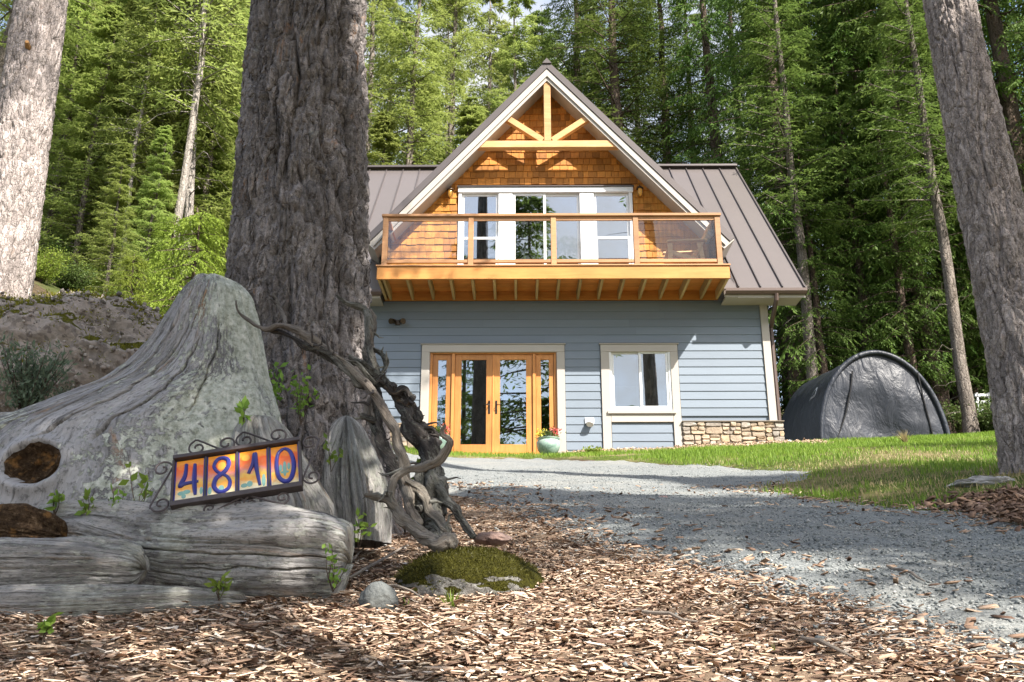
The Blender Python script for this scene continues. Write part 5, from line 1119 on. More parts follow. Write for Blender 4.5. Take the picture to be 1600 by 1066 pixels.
for ob_, n in ((bpy.data.objects['rock_outcrop'], 3600), (bpy.data.objects['rock_outcrop.001'], 1200)):      # pebbles standing out of the conglomerate
    vc = np.array([v.co[:] for v in ob_.data.vertices]); ctr = vc.mean(0); front = np.nonzero((vc[:, 1] < ctr[1]+.15) & (vc[:, 2] > ctr[2]-.35))[0]; p_ = vc[rp.choice(front, n)]+rp.normal(size=(n, 3))*.02; S_ = .008+.018*rp.rand(n)**2.5
    sv_ = np.array([(1,0,0),(-1,0,0),(0,1,0),(0,-1,0),(0,0,1),(0,0,-1),(.62,.62,.4),(-.62,.6,.4),(.6,-.62,.4),(-.62,-.6,.4)]); tm_ = rp.normal(size=(n, 3, 3)); qq, _ = np.linalg.qr(tm_)
    sf_ = np.array([(0,6,4),(6,2,4),(2,7,4),(7,1,4),(1,9,4),(9,3,4),(3,8,4),(8,0,4),(0,2,6),(2,1,7),(1,3,9),(3,0,8),(2,0,5),(1,2,5),(3,1,5),(0,3,5)])
    V = np.einsum('nij,nkj->nki', qq, sv_[None]*np.stack([S_, S_*.8, S_*.65], -1)[:, None])+p_[:, None]; F = (sf_[None]+(np.arange(n)*10)[:, None, None]).reshape(-1, 3)
    mp_ = link('pebbles', mesh_np('pebbles', V.reshape(-1, 3), F, smooth=True, col=np.repeat(rp.rand(n), 10)), MAT['conglo_pebble'] if 'conglo_pebble' in MAT else MAT.setdefault('conglo_pebble', m_tone('pebble_tones', [(0, (.13, .12, .11)), (.4, (.30, .26, .235)), (.75, (.40, .35, .32)), (1., (.48, .45, .43))], .9, .4, 60)), ob_); mp_['kind'] = 'stuff'; add_moss(ob_, 14000, .62, .028, n)
q = G(1540, 757); rock('ledge_rock', (q[0], q[1], q[2]-.01), (.26, .2, .06), m_moss((.25, .24, .24), (.42, .41, .40), (.1, .1, .03), .9, 'pale_ledge'), 'flat pale rock showing in the grass left of the right trunk', 9.0, .2, 70)
for i, (px, py, s, lab) in enumerate(((828, 772, .035, 'brownish loose stone on the dark shaded gravel left of centre'), (1036, 783, .045, 'reddish loose stone on the shaded gravel below the window'), (1530, 797, .05, 'pink stone on the brown soil near the right trunk'), (1335, 945, .025, 'small pink stone at the gravel edge lower right'))):
    q = G(px, py); rock('loose_stone', (q[0], q[1], q[2]+s*.3), (s*1.3, s, s*.6), m_plain('pink_stone%d' % i, (.33, .22, .2), .9, .3, 20, bump=.4), lab, i*3., .2, 40)

# ------------------------------------------------------------------ house number sign
bl, br, tl = P(268, 795, 2.985), P(473, 763, 3.02), P(253, 722, 3.06)
sO = Vector(bl); sU = Vector(br)-sO; SWd = sU.length; sU.normalize(); sVv = Vector(tl)-sO; sVv = sVv-sU*sVv.dot(sU); SH = sVv.length; sVv.normalize(); sN = sU.cross(sVv); sN = -sN if sN.y > 0 else sN
def sp3(x, y, d=0.0): return sO+sU*x+sVv*y+sN*d
sign = thing('house_number_sign', 'tiled house number sign reading 4810 in a scrolled iron frame', 'sign', sO)
MAT['iron'] = m_plain('rusty_iron', (0.075, 0.062, 0.062), .55, .4, 40, .4, .4, .4)
def sbox(x0, x1, y0, y1, d0, d1): return MB().solid([sp3(x0, y0, d0), sp3(x1, y0, d0), sp3(x1, y1, d0), sp3(x0, y1, d0)], sN*(d1-d0))
fw_ = .014
sbox(0, SWd, 0, SH, -.012, -.006).build('back_plate', MAT['iron'], sign)
for a in ((0, SWd, -.004, fw_), (0, SWd, SH-fw_+.004, SH+.004)): sbox(*a, -.012, .022).build('frame_bar', MAT['iron'], sign, .001)
for a in ((-.001, .006, fw_+.001, SH-fw_), (SWd-.006, SWd+.001, fw_+.001, SH-fw_)): sbox(*a, -.012, .020).build('frame_bar', MAT['iron'], sign, .001)
def m_tile():
    t = NT('painted_tile', .3, .4); u_ = t.co('UV'); sx = t.n('ShaderNodeSeparateXYZ'); t.l(u_, sx.inputs[0])
    nz_ = t.noise(t.co('UV', (3, 6, 1)), 1.2, 4, .6); v_ = t.math('ADD', sx.outputs['Y'], t.math('MULTIPLY', t.math('SUBTRACT', nz_, .5), .45)); v_ = t.math('ADD', v_, t.math('MULTIPLY', t.math('SUBTRACT', t.rand(), .5), .25))
    c = t.ramp(v_, [(.0, (.82, .77, .64)), (.20, (.84, .68, .38)), (.34, (.86, .36, .05)), (.46, (.84, .52, .10)), (.56, (.70, .26, .22)), (.68, (.80, .20, .06)), (.82, (.84, .12, .015)), (.95, (.88, .32, .03))])
    t.color(c); return t.m
MAT['tile'] = m_tile(); MAT['cobalt'] = m_plain('cobalt_glaze', (0.035, 0.04, 0.24), .32, .3, 60, .4); MAT['cactus'] = m_plain('teal_glaze', (.22, .42, .36), .2, .2, 40, .5); MAT['sunpaint'] = m_plain('orange_glaze', (.88, .42, .05), .2, .1, 40, .5)
tw = (SWd-.012-3*.006)/4; ty0, ty1 = fw_+.0015, SH-fw_-.0005
DIG = {'4': [[(.34, .95), (.30, .62), (.12, .36), (.30, .40), (.88, .42)], [(.70, .92), (.70, .45), (.76, .05)]],
       '8': [[(.52, .52), (.30, .62), (.18, .78), (.30, .94), (.52, .98), (.74, .92), (.80, .76), (.66, .60), (.50, .52), (.28, .42), (.20, .22), (.34, .06), (.56, .02), (.80, .10), (.86, .28), (.72, .44), (.52, .52)]],
       '1': [[(.30, .42), (.50, .70), (.58, .96), (.64, .55), (.78, .04)]],
       '0': [[(.46, .98), (.24, .86), (.16, .55), (.24, .20), (.48, .04), (.72, .08), (.86, .30), (.88, .60), (.76, .86), (.58, .97), (.42, .97)]]}
def cat(pts, n=8):
    out = []; m_ = len(pts)
    for i in range(m_-1):
        p = [np.array(pts[min(max(j, 0), m_-1)]) for j in (i-1, i, i+1, i+2)]
        for q in range(n):
            f = q/n; out.append(.5*((2*p[1])+(-p[0]+p[2])*f+(2*p[0]-5*p[1]+4*p[2]-p[3])*f*f+(-p[0]+3*p[1]-3*p[2]+p[3])*f**3))
    return out+[np.array(pts[-1])]
for i, ch in enumerate('4810'):
    x0 = .006+i*(tw+.006); q = [sp3(x0, ty0, .006), sp3(x0+tw, ty0, .006), sp3(x0+tw, ty1, .006), sp3(x0, ty1, .006)]
    tm = MB().solid(q, sN*-.01).mesh('tile'); ul = tm.uv_layers.new(name='UVMap')
    for lp in tm.loops:
        vv = Vector(tm.vertices[lp.vertex_index].co)-sp3(x0, ty0); ul.data[lp.index].uv = (vv.dot(sU)/tw, vv.dot(sVv)/(ty1-ty0))
    tile = link('tile', tm, MAT['tile'], sign)
    tile['label'] = 'painted tile with the digit '+ch
    if i: sbox(x0-.006, x0, fw_+.001, SH-fw_, -.006, .013).build('divider', MAT['iron'], sign)
    for eX in (.0, 1.0): sbox(x0+eX*tw-(.004 if eX else 0), x0+eX*tw+(0 if eX else .004), ty0, ty1, .0062, .0075).build('glaze_border', MAT['cobalt'], tile)
    dm = MB()
    for st in DIG[ch]:
        pts = cat(st, 6); n = len(pts)
        pts3 = [sp3(x0+tw*(.1+.8*float(a[0])), ty0+(ty1-ty0)*(.07+.87*float(a[1])), .0065) for a in pts]
        dm.tube(pts3, [.0042+.0038*math.sin(math.pi*min(1, max(.12, j/(n-1)*.9+.05))) for j in range(n)], 8)
    dm.build('digit', MAT['cobalt'], tile)
    def blob(fx, fy, rx, ry, mat, nm, d=.0066):
        pl = [sp3(x0+tw*fx+rx*math.cos(a_*math.pi/8), ty0+(ty1-ty0)*fy+ry*math.sin(a_*math.pi/8), d) for a_ in range(16)]
        MB().solid(pl, sN*-.0009).build(nm, mat, tile)
    if ch == '4': blob(.25, .2, .012, .008, MAT['cactus'], 'painted_cactus'); blob(.42, .22, .012, .008, MAT['cactus'], 'painted_cactus', .0068); blob(.33, .12, .007, .008, MAT['cactus'], 'painted_cactus', .007); blob(.9, .2, .005, .014, MAT['cactus'], 'painted_cactus')
    if ch == '8': blob(.5, .73, .013, .016, MAT['sunpaint'], 'painted_sun'); blob(.5, .18, .009, .012, MAT['cactus'], 'painted_cactus'); blob(.12, .16, .006, .014, MAT['cactus'], 'painted_cactus')
    if ch == '1': blob(.25, .84, .013, .013, MAT['sunpaint'], 'painted_sun'); blob(.85, .22, .006, .024, MAT['cactus'], 'painted_cactus'); blob(.2, .16, .011, .008, MAT['cactus'], 'painted_cactus'); blob(.38, .18, .009, .011, MAT['cactus'], 'painted_cactus', .0068)
    if ch == '0': blob(.5, .42, .006, .030, MAT['cactus'], 'painted_cactus'); blob(.36, .45, .005, .014, MAT['cactus'], 'painted_cactus'); blob(.64, .47, .005, .014, MAT['cactus'], 'painted_cactus'); blob(.5, .34, .014, .005, MAT['cactus'], 'painted_cactus', .0069)
def spiral(cx, cy, r0, r1, a0, turns, n=22, s=1): return [(cx+(r0+(r1-r0)*i/n)*math.cos(a0+s*turns*2*math.pi*i/n), cy+(r0+(r1-r0)*i/n)*math.sin(a0+s*turns*2*math.pi*i/n)) for i in range(n+1)]
def scroll(a, b, side, r=.018):
    """S-shaped iron scroll from end a to end b in sign coordinates, curling at both ends"""
    a = np.array(a); b = np.array(b); t_ = (b-a)/np.linalg.norm(b-a); n_ = np.array([-t_[1], t_[0]])*side; L_ = np.linalg.norm(b-a)
    n = 22; e1 = [(r+(.22*r+.78*r*i/n)*math.cos(math.pi*(3.0-2.5*i/n)), (.22*r+.78*r*i/n)*math.sin(math.pi*(3.0-2.5*i/n))) for i in range(n+1)]
    e2 = [(L_-x, -y) for x, y in e1][::-1]
    pts = cat([a+t_*x+n_*y for x, y in e1+[(L_*.5, 0)]+e2], 2)
    MB().tube([sp3(float(p[0]), float(p[1]), .003) for p in pts], .0034, 6).build('scroll', MAT['iron'], sign)
W_, H_ = SWd, SH
scroll((W_*.10, H_+.034), (W_*.485, H_+.034), 1, .032); scroll((W_*.475, H_+.036), (W_*.90, H_+.036), 1, .034)
scroll((-.036, H_*1.0), (-.032, -.01), 1, .032); scroll((W_+.030, H_*1.08), (W_+.034, H_*.04), 1, .030)
scroll((W_*.24, -.024), (W_*.56, -.024), -1, .020); scroll((W_*.54, -.026), (W_*.90, -.026), 1, .024)

# ------------------------------------------------------------------ covered shelter
MAT['tarp'] = (lambda t: (t.color(t.mix(t.maprange(t.noise(t.co('Object', (1, 1, .5)), 1.6, 5, .6), .3, .7, 0, 1), (0.015, 0.018, 0.026), (0.031, 0.036, 0.049))), t.bump(t.math('ADD', t.noise(t.co('Object', (1.2, 1.2, .6), (0, .7, 0)), 3.0, 5, .6, .6), t.math('MULTIPLY', t.noise(t.co('Object'), 14, 3), .05)), .55, .10), t.m)[-1])(NT('grey_tarp', .45, .35))
SYf, SYb = 19.0, 22.2
sL, sR, sT = P(1284, 699, SYf), P(1484, 694, SYf), P(1380, 551, SYf)
she = thing('covered_shelter', 'dark grey tarpaulin shelter with rounded front on the grass right of the house', 'shelter', ((sL[0]+sR[0])/2, SYf, sL[2]))
scx, sw2, sz0, szh = (sL[0]+sR[0])/2, (sR[0]-sL[0])/2, sL[2]-.08, sT[2]-sL[2]+.08
def arch(y, s=1.0, n=36, dz=0.0):
    out = []
    for i in range(n+1):
        a = math.pi*i/n; ca, sa = math.cos(a), math.sin(a)
        x = -sw2*s*np.sign(ca)*abs(ca)**1.04; z = szh*s*abs(sa)**.92
        out.append((scx+x, y, sz0+dz+z))
    return out
nY = 40; V = []
for j in range(nY+1):
    f = j/nY; sag = -.018*math.sin(math.pi*(f*3 % 1.0)); V += arch(SYf+(SYb-SYf)*f, 1+sag, 36, .42*f)
me = mesh_np('cover', np.array(V), grid_faces(nY+1, 37)); link('cover', me, MAT['tarp'], she)
n0 = 37; fr_ = arch(SYf+.02, .99); pv = []; F_ = []; nr = 14
for j in range(nr+1):
    f = j/nr
    for i, p in enumerate(fr_):
        x = scx+(p[0]-scx)*(1-f); z = sz0+(p[2]-sz0)*(1-f); bul = .05*math.sin(math.pi*min(1, f*1.2))+.045*float(perlin(x*1.6, z*2.2, 3.))*min(1, f*6)-.03*math.sin((x-scx)*2.2+(z-sz0)*3.2)*min(1, f*5)
        pv.append((x, SYf+.02-bul, z))
link('front_panel', mesh_np('front_panel', np.array(pv), grid_faces(nr+1, 37)), MAT['tarp'], she)
MB().tube(arch(SYf, 1.0), .055, 10).build('front_hoop', MAT['tarp'], she)
MAT['zip'] = m_plain('black_zip', (.012, .012, .014), .6)
for pts in ([(1332, 580), (1329, 610), (1322, 645), (1313, 672), (1306, 692)], [(1434, 582), (1442, 620), (1452, 658), (1460, 690)]):
    MB().tube([P(a, b, SYf-.045) for a, b in pts], .016, 6).build('zip', MAT['zip'], she)
MAT['logo'] = m_plain('white_print', (.62, .63, .64), .6)
# printed mark on the side of the cover: an arch swoosh with lettering under it
lc = P(1282, 620, 19.9)
def side_pt(u_, v_):
    z = lc[2]+v_; q = max(.02, min(.98, (z-sz0-.15)/szh)); sa = q**(1/.92); ca = math.sqrt(max(0, 1-sa*sa)); return Vector((scx-sw2*1.0*ca**1.04-.02, 19.9+u_*1.0, z))
sw_ = MB(); o_, i_ = [], []
for j in range(15):
    a = math.pi*(1.0-j/14*1.05); o_.append(side_pt(-.30*math.cos(a)*.55, .05+.16*math.sin(a))); i_.append(side_pt(-.30*math.cos(a)*.42+.03, .05+.115*math.sin(a)))
sw_.add(o_+i_, [(j, j+1, j+16, j+15) for j in range(14)]); sw_.build('logo_mark', MAT['logo'], she)
fc = bpy.data.curves.new('lettering', 'FONT'); fc.body = 'ShelterLogic'; fc.size = .10; fc.align_x = 'CENTER'; fc.extrude = .001
fo = bpy.data.objects.new('tmp', fc); COL.objects.link(fo); bpy.context.view_layer.update()
tm = bpy.data.meshes.new_from_object(fo.evaluated_get(bpy.context.evaluated_depsgraph_get())); bpy.data.objects.remove(fo)
for v_ in tm.vertices: v_.co = side_pt(-v_.co.x*.9, v_.co.y-.03)+Vector((-.004, 0, 0))
tm.materials.clear(); link('lettering', tm, MAT['logo'], she)
q = P(1233, 693, 18.6); MB().lathe((q[0], q[1], q[2]-.08), [(.001, .14), (.045, .14), (.05, .13), (.05, .09), (.042, .085), (.042, -.15)], 16).build('drain_pipe', m_plain('white_pipe', (.7, .72, .74), .4)).update_tag()
tag(bpy.data.objects['drain_pipe'], 'short white drain pipe cap between the stone base and the shelter', 'pipe')
# clutter in the shade beside the shelter
q = P(1532, 655, 21.5); cr = thing('wheelbarrow', 'brown upturned barrow tray in the deep shade right of the shelter', 'wheelbarrow', (q[0], 21.5, Tz(q[0], 21.5)))
zg = Tz(q[0], 21.5); tv = []
for j in range(9):
    for i in range(13):
        a = math.pi*i/12; f = j/8; tv.append((q[0]-.55*math.cos(a), 21.2+.7*f, zg+.05+.42*math.sin(a)*(1-.3*abs(f-.5))))
link('tray', mesh_np('tray', np.array(tv), grid_faces(9, 13)), m_plain('rust_brown', (.16, .10, .065), .7, .3, 8), cr)
MB().tube([(q[0]-.5, 21.1, zg+.03), (q[0]+.6, 21.0, zg+.12), (q[0]+1.0, 20.95, zg+.2)], .02, 8).build('handle', MAT['bark_dark'], cr)
q = P(1538, 632, 21.9); zg = Tz(q[0], 21.9)
wp = thing('white_rack', 'small white rack standing in the deep shade right of the shelter', 'rack', (q[0], 21.9, zg))
for dx in (-.14, .14): MB().box(q[0]+dx-.02, q[0]+dx+.02, 21.88, 21.92, zg-.05, q[2]+.28).build('upright', MAT['vinyl'], wp)
for dz in (-.15, .05, .22): MB().box(q[0]-.2, q[0]+.2, 21.86, 21.94, q[2]+dz-.03, q[2]+dz+.03).build('shelf', MAT['vinyl'], wp)

# ------------------------------------------------------------------ flower pots, balcony chair
t = NT('celadon_glaze', .18, .5); o_ = t.co('Object'); f = t.noise(o_, 9, 5, .6, .8); t.color(t.ramp(f, [(.3, (.12, .20, .17)), (.5, (.27, .38, .33)), (.72, (.40, .46, .38))])); MAT['pot'] = t.m
MAT['fl_yel'] = m_leaf('yellow_petals', (.55, .50, .05), (.80, .75, .10), .3); MAT['fl_red'] = m_leaf('red_petals', (.50, .06, .06), (.75, .22, .2), .3); MAT['fl_wht'] = m_leaf('white_petals', (.7, .68, .66), (.8, .78, .76), .3)
def flower_pot(px, py, Y, s, label, seed):
    c = P(px, py, Y); z0 = Tz(c[0], Y)+.01; z0 = max(z0, c[2]-.03)
    e = thing('flower_pot', label, 'flower pot', (c[0], Y, z0), 'flower pots by the french doors'); b_ = (c[0], Y, z0)
    MB().lathe(b_, [(r_*s, z_*s) for r_, z_ in ((.001, .0), (.13, .0), (.15, .015), (.215, .10), (.245, .19), (.235, .27), (.215, .30), (.235, .325), (.24, .345), (.205, .345), (.195, .30), (.001, .30))], 32).build('pot', MAT['pot'], e)
    r = np.random.RandomState(seed)
    for nm, mt, n, ox, oz, sz_ in (('leaves', MAT['shrub'], 420, 0., .40, .05), ('yellow_flowers', MAT['fl_yel'], 160, -.13, .43, .04), ('pink_flowers', MAT['fl_red'], 150, .13, .47, .045), ('white_flowers', MAT['fl_wht'], 50, .06, .40, .035)):
        c3 = np.array(b_)+np.array([ox*s, 0, oz*s])+r.normal(size=(n, 3))*np.array([.085 if nm == 'leaves' else .05, .08, .05])*s; d = unitv(r.normal(size=(n, 3))+np.array([0, -.4, .6])); sd = unitv(np.cross(d, r.normal(size=(n, 3))))
        V, F = rhombs(c3, d, sd, sz_*s*r.uniform(.6, 1.3, n), sz_*.7*s*r.uniform(.6, 1.3, n)); me = mesh_np(nm, V, F, smooth=False, col=np.repeat(r.rand(n), 4)); link(nm, me, mt, e)['kind'] = 'stuff'
flower_pot(857, 709, 17.55, .92, 'glazed green pot of yellow and red flowers beside the right sidelight', 2)
flower_pot(684, 711, 17.5, .92, 'green flower pot half hidden by the dead branch beside the left door', 5)
e = thing('deck_chair', 'wooden slatted lounge chair at the right end of the balcony', 'chair', (3.35, 17.45, BZ1+.02)); z0 = BZ1+.012; x0, y0 = 3.22, 17.27
MAT['chair'] = m_wood('chair_cedar', (.58, .34, .14), (.74, .50, .26), 0, .5)
def cb(a, b, w_, d_, nm, ref=(0, 1, 0)): MB().bar(Vector(a)+Vector((x0, y0, z0)), Vector(b)+Vector((x0, y0, z0)), w_, d_, ref).build(nm, MAT['chair'], e, .004)
for sy in (-.27, .27):
    cb((-.30, sy, 0), (-.30, sy, .52), .09, .03, 'leg'); cb((.34, sy*.93, 0), (.27, sy*.93, .55), .09, .03, 'leg'); cb((-.36, sy*1.05, .545), (.42, sy*1.05, .575), .03, .12, 'arm_rest'); cb((-.34, sy*.92, .36), (.55, sy*.92, .06), .09, .03, 'side_rail')
for i in range(6): cb((-.32+i*.10, -.26, .385-i*.034), (-.32+i*.10, .26, .385-i*.034), .02, .085, 'seat_slat', (1, 0, -.34))
for i in range(5):
    sy = -.22+i*.11; cb((.20, sy, .20), (.50, sy*1.15, .98-.02*abs(i-2)**2), .02, .095, 'back_slat')
cb((.235, -.28, .36), (.235, .28, .36), .07, .03, 'back_brace', (1, 0, .3)); cb((.44, -.27, .82), (.44, .27, .82), .06, .03, 'back_brace', (1, 0, .3))

# ------------------------------------------------------------------ small plants round the stumps
MAT['seedling'] = m_leaf('seedling_leaves', (.10, .20, .03), (.30, .42, .07), .4)
def sprig(px, py, Y, h, n, lw, label, seed, mat='seedling', spread=.35, name='seedling'):
    c = P(px, py, Y); r = np.random.RandomState(seed); e = thing(name, label, 'plant', c)
    st = MB(); ns = max(2, n//5); LV, LF_, k0 = [], [], 0
    for i in range(ns):
        a = r.rand()*6.28; tip = np.array(c)+np.array([math.cos(a)*h*spread*r.uniform(.3, 1), math.sin(a)*h*spread*.6, h*r.uniform(.6, 1.1)]); mid = (np.array(c)+tip)/2+r.normal(size=3)*h*.06
        st.tube([c, mid, tip], [.0016, .0013, .0008], 4)
        m_ = max(3, n//ns); f = r.uniform(.25, 1.05, m_)[:, None]; p = np.array(c)*(1-f)+tip*f+r.normal(size=(m_, 3))*h*.03
        d = unitv(r.normal(size=(m_, 3))+np.array([0, -.3, .5])); s_ = unitv(np.cross(d, r.normal(size=(m_, 3)))); V, F = rhombs(p, d, s_, lw*r.uniform(.7, 1.3, m_), lw*.6*r.uniform(.7, 1.2, m_)); LV.append(V); LF_.append(F+k0); k0 += len(V)
    st.build('stems', MAT['bark_dark'], e)['kind'] = 'stuff'; V = np.concatenate(LV); link('leaves', mesh_np('leaves', V, np.concatenate(LF_), smooth=False, col=np.repeat(r.rand(len(V)//4), 4)), MAT[mat], e)['kind'] = 'stuff'; return e
for i, (px, py, Y, h, n, lw, lab) in enumerate(((85, 808, 3.12, .07, 18, .022, 'green seedling on the log gap nearest the rotten root'), (137, 812, 3.1, .09, 18, .022, 'taller green seedling on the foot of the big stump left of the sign'), (180, 815, 3.1, .09, 16, .02, 'seedling pair of leaves midway between stump knot and sign'), (215, 808, 3.1, .13, 14, .024, 'leafy seedling just left of the sign scroll'), (342, 938, 2.78, .055, 26, .02, 'small leafy weed at the foot of the thick log'), (66, 1003, 2.45, .05, 22, .018, 'tiny green weed in the chips at the lower left'), (380, 660, 3.45, .06, 12, .03, 'broad-leaved sprout in front of the stump above the sign'), (517, 738, 3.78, .12, 14, .022, 'thin green sprig in front of the pale pointed stump'), (520, 925, 2.9, .11, 24, .016, 'straggly weed at the right end of the thick log'), (655, 770, 3.6, .09, 22, .03, 'green leaves growing behind the dead branch'), (425, 640, 4.0, .16, 40, .028, 'ivy-like leaves between stump and dark trunk'), (470, 665, 4.25, .2, 50, .025, 'small creeping plant at the foot of the dark trunk'), (560, 860, 3.1, .09, 18, .02, 'weed in the chips left of the mossy rock'))):
    sprig(px, py, Y-.03, h*1.15, int(n*1.5), lw*1.35, lab, 40+i)
def tuft(name, px, py, n, h, wd, label, seed, mat, spread=.6):
    c = G(px, py); r = np.random.RandomState(seed); a = r.rand(n)*6.28; k = np.linspace(0, 1, 5); L = h*r.uniform(.6, 1.1, n); sp_ = r.uniform(.15, spread, n)
    ctr = np.array(c)[None, None]+np.stack([np.cos(a)[:, None]*L[:, None]*sp_[:, None]*k**1.5, np.sin(a)[:, None]*L[:, None]*sp_[:, None]*k**1.5, L[:, None]*(k-.28*sp_[:, None]*k**2)], -1)
    sd = np.stack([-np.sin(a), np.cos(a), 0*a], -1)[:, None]; w_ = (wd*np.array([.8, 1, .85, .5, .03]))[None, :, None]
    V = np.stack([ctr-sd*w_, ctr+sd*w_], 2).reshape(-1, 3); f = grid_faces(5, 2); F = (f[None]+(np.arange(n)*10)[:, None, None]).reshape(-1, 4)
    o = link(name, mesh_np(name, V, F, col=np.repeat(r.rand(n), 10)), mat); return tag(o, label, 'grass')
MAT['blade'] = m_leaf('grass_blades', (.075, .15, .018), (.26, .36, .045), .4); MAT['blade_dry'] = m_leaf('dry_grass', (.30, .25, .12), (.52, .44, .24), .3)
tuft('grass_tuft', 705, 966, 26, .085, .0040, 'bright green grass tuft in front of the mossy rock', 1, MAT['blade'], .9)
tuft('grass_tuft', 635, 962, 12, .055, .0028, 'small green shoot right of the round stone', 2, MAT['blade'])
tuft('grass_tuft', 1212, 1040, 4, .05, .0022, 'single green blades in the sunlit chips at the lower right', 3, MAT['blade'], .3)
tuft('grass_tuft', 1415, 697, 90, .28, .006, 'dry pale grass clump in front of the shelter', 4, MAT['blade_dry'], .8)
rq = random.Random(9)
for i, (x0_, y0_, x1_, y1_, lab) in enumerate(((545, 925, 640, 868, 'thin dead stick lying between the thick log and the mossy rock'), (505, 930, 575, 870, 'bent bare twig by the right end of the thick log'), (1000, 985, 1090, 1000, 'short brown stick in the chips at the lower middle'), (1390, 905, 1445, 930, 'small twig on the shaded gravel'), (1255, 1030, 1330, 1060, 'weathered stick at the lower right corner'), (800, 805, 850, 812, 'thin twig at the edge of the gravel'), (590, 935, 660, 960, 'pale splinter of wood right of the round stone'))):
    a_, b_ = G(x0_, y0_), G(x1_, y1_); pts = [a_*(1-f)+b_*f+np.array([rq.uniform(-.01, .01), rq.uniform(-.01, .01), .045+rq.uniform(-.004, .012)]) for f in (0, .2, .4, .6, .8, 1)]
    tag(MB().tube(pts, [.005, .0055, .005, .0045, .004, .002], 6).build('stick', MAT['snag']), lab, 'stick')
low = shrub_mesh(41, .20, .18, 500, (.05, .03), MAT['cedar_yellow'], .5)
q = G(928, 712); put_shrub(low, q[0], q[1], 1.0, 'small round green plant at the foot of the wall left of the window', None, 'low_plant')

# ------------------------------------------------------------------ loose cover: chips, gravel stones, grass
def scatter(name, pos, yaw, pitch, roll, size, tmplV, tmplF, tone, mat, label, parent=None):
    n = len(pos); cy, sy = np.cos(yaw), np.sin(yaw); cp, sp_ = np.cos(pitch), np.sin(pitch); cr_, sr_ = np.cos(roll), np.sin(roll)
    Rm = np.empty((n, 3, 3)); Rm[:, 0, 0] = cy*cp; Rm[:, 0, 1] = cy*sp_*sr_-sy*cr_; Rm[:, 0, 2] = cy*sp_*cr_+sy*sr_
    Rm[:, 1, 0] = sy*cp; Rm[:, 1, 1] = sy*sp_*sr_+cy*cr_; Rm[:, 1, 2] = sy*sp_*cr_-cy*sr_; Rm[:, 2, 0] = -sp_; Rm[:, 2, 1] = cp*sr_; Rm[:, 2, 2] = cp*cr_
    k = tmplV.shape[-2]; tv_ = (tmplV if tmplV.ndim == 3 else np.broadcast_to(tmplV, (n, k, 3)))*size[:, None, :]
    V = np.einsum('nij,nkj->nki', Rm, tv_)+pos[:, None]; F = (tmplF[None]+(np.arange(n)*k)[:, None, None]).reshape(-1, tmplF.shape[1])
    o = link(name, mesh_np(name, V.reshape(-1, 3), F, smooth=False, col=np.repeat(tone, k)), mat); tag(o, label, None, kind='stuff'); return o
rs = np.random.RandomState(77)
def sample(poly, n, x0, x1, y0, y1, weight=None, edge=0.0):
    X = rs.uniform(x0, x1, n); Y = rs.uniform(y0, y1, n); sd = poly_sd(poly, X, Y); keep = sd > edge+rs.normal(size=n)*.10
    if weight is not None: keep &= rs.rand(n) < weight(X, Y)
    return X[keep], Y[keep]
vis = lambda X, Y: (np.abs(X+.1) < .60*Y+.25)
X, Y = sample(MULCH, 215000, -3.2, 2.8, 1.75, 7.4, lambda X, Y: vis(X, Y)*np.clip(1.15-(Y-1.75)*.22, .16, 1), edge=-.10)
n = len(X); big = rs.rand(n) < .17
L = np.where(big, rs.uniform(.026, .068, n), rs.uniform(.007, .026, n)); Wd = np.where(big, rs.uniform(.006, .015, n), L*rs.uniform(.2, .6, n)); Th = rs.uniform(.001, .003, n)
j_ = rs.uniform(-.25, .25, (n, 8, 3))*np.array([.7, .8, .3]); base_v = np.array([(-.5,-.5,-.5),(.5,-.5,-.5),(.5,.5,-.5),(-.5,.5,-.5),(-.5,-.5,.5),(.5,-.5,.5),(.5,.5,.5),(-.5,.5,.5)])
fx = np.array([(4,5,6,7),(0,1,5,4),(1,2,6,5),(2,3,7,6),(3,0,4,7)])
MAT['chip'] = m_tone('wood_chip', [(.0, (.12, .07, .05)), (.16, (.23, .145, .10)), (.40, (.42, .285, .20)), (.66, (.57, .42, .305)), (.9, (.70, .565, .44)), (1., (.72, .66, .60))], .85, .3, 160)
scatter('wood_chips', np.stack([X, Y, T(X, Y)+.024+np.abs(rs.normal(size=n))*.008], -1), rs.rand(n)*6.28, rs.normal(size=n)*.18, rs.normal(size=n)*.26, np.stack([L, Wd, Th], -1), base_v[None]+j_, fx[[0, 1, 3]], np.clip(rs.rand(n)**1.15, 0, 1), MAT['chip'], 'scattered pale and brown wood chips covering the bed')
# brown bark soil by the right trunk and the strip along the foundation
q = [G(a, b)[:2] for a, b in ((1470, 795), (1520, 786), (1600, 775), (1700, 790), (1700, 850), (1600, 826), (1520, 808))]
X, Y = sample([tuple(p_) for p_ in q], 26000, 2.5, 7.0, 4.8, 9.0, None, 0.0); n1 = len(X)
X2, Y2 = sample([(0.9, 17.35), (3.0, 17.25), (5.6, 17.0), (5.6, 17.9), (.9, 17.95)], 5000, .8, 5.7, 17.0, 18.0); X, Y = np.concatenate([X, X2]), np.concatenate([Y, Y2]); n = len(X); tone = np.where(np.arange(n) < n1, rs.rand(n)*.28, rs.uniform(.25, .8, n))
L = rs.uniform(.015, .06, n); scatter('bark_mulch', np.stack([X, Y, T(X, Y)+.03+np.abs(rs.normal(size=n))*.02], -1), rs.rand(n)*6.28, rs.normal(size=n)*.4, rs.normal(size=n)*.4, np.stack([L, L*.5, L*.2], -1), base_v[None]+rs.uniform(-.2, .2, (n, 8, 3)), fx, tone, MAT['chip'], 'brown bark mulch along the foundation and beside the right trunk')
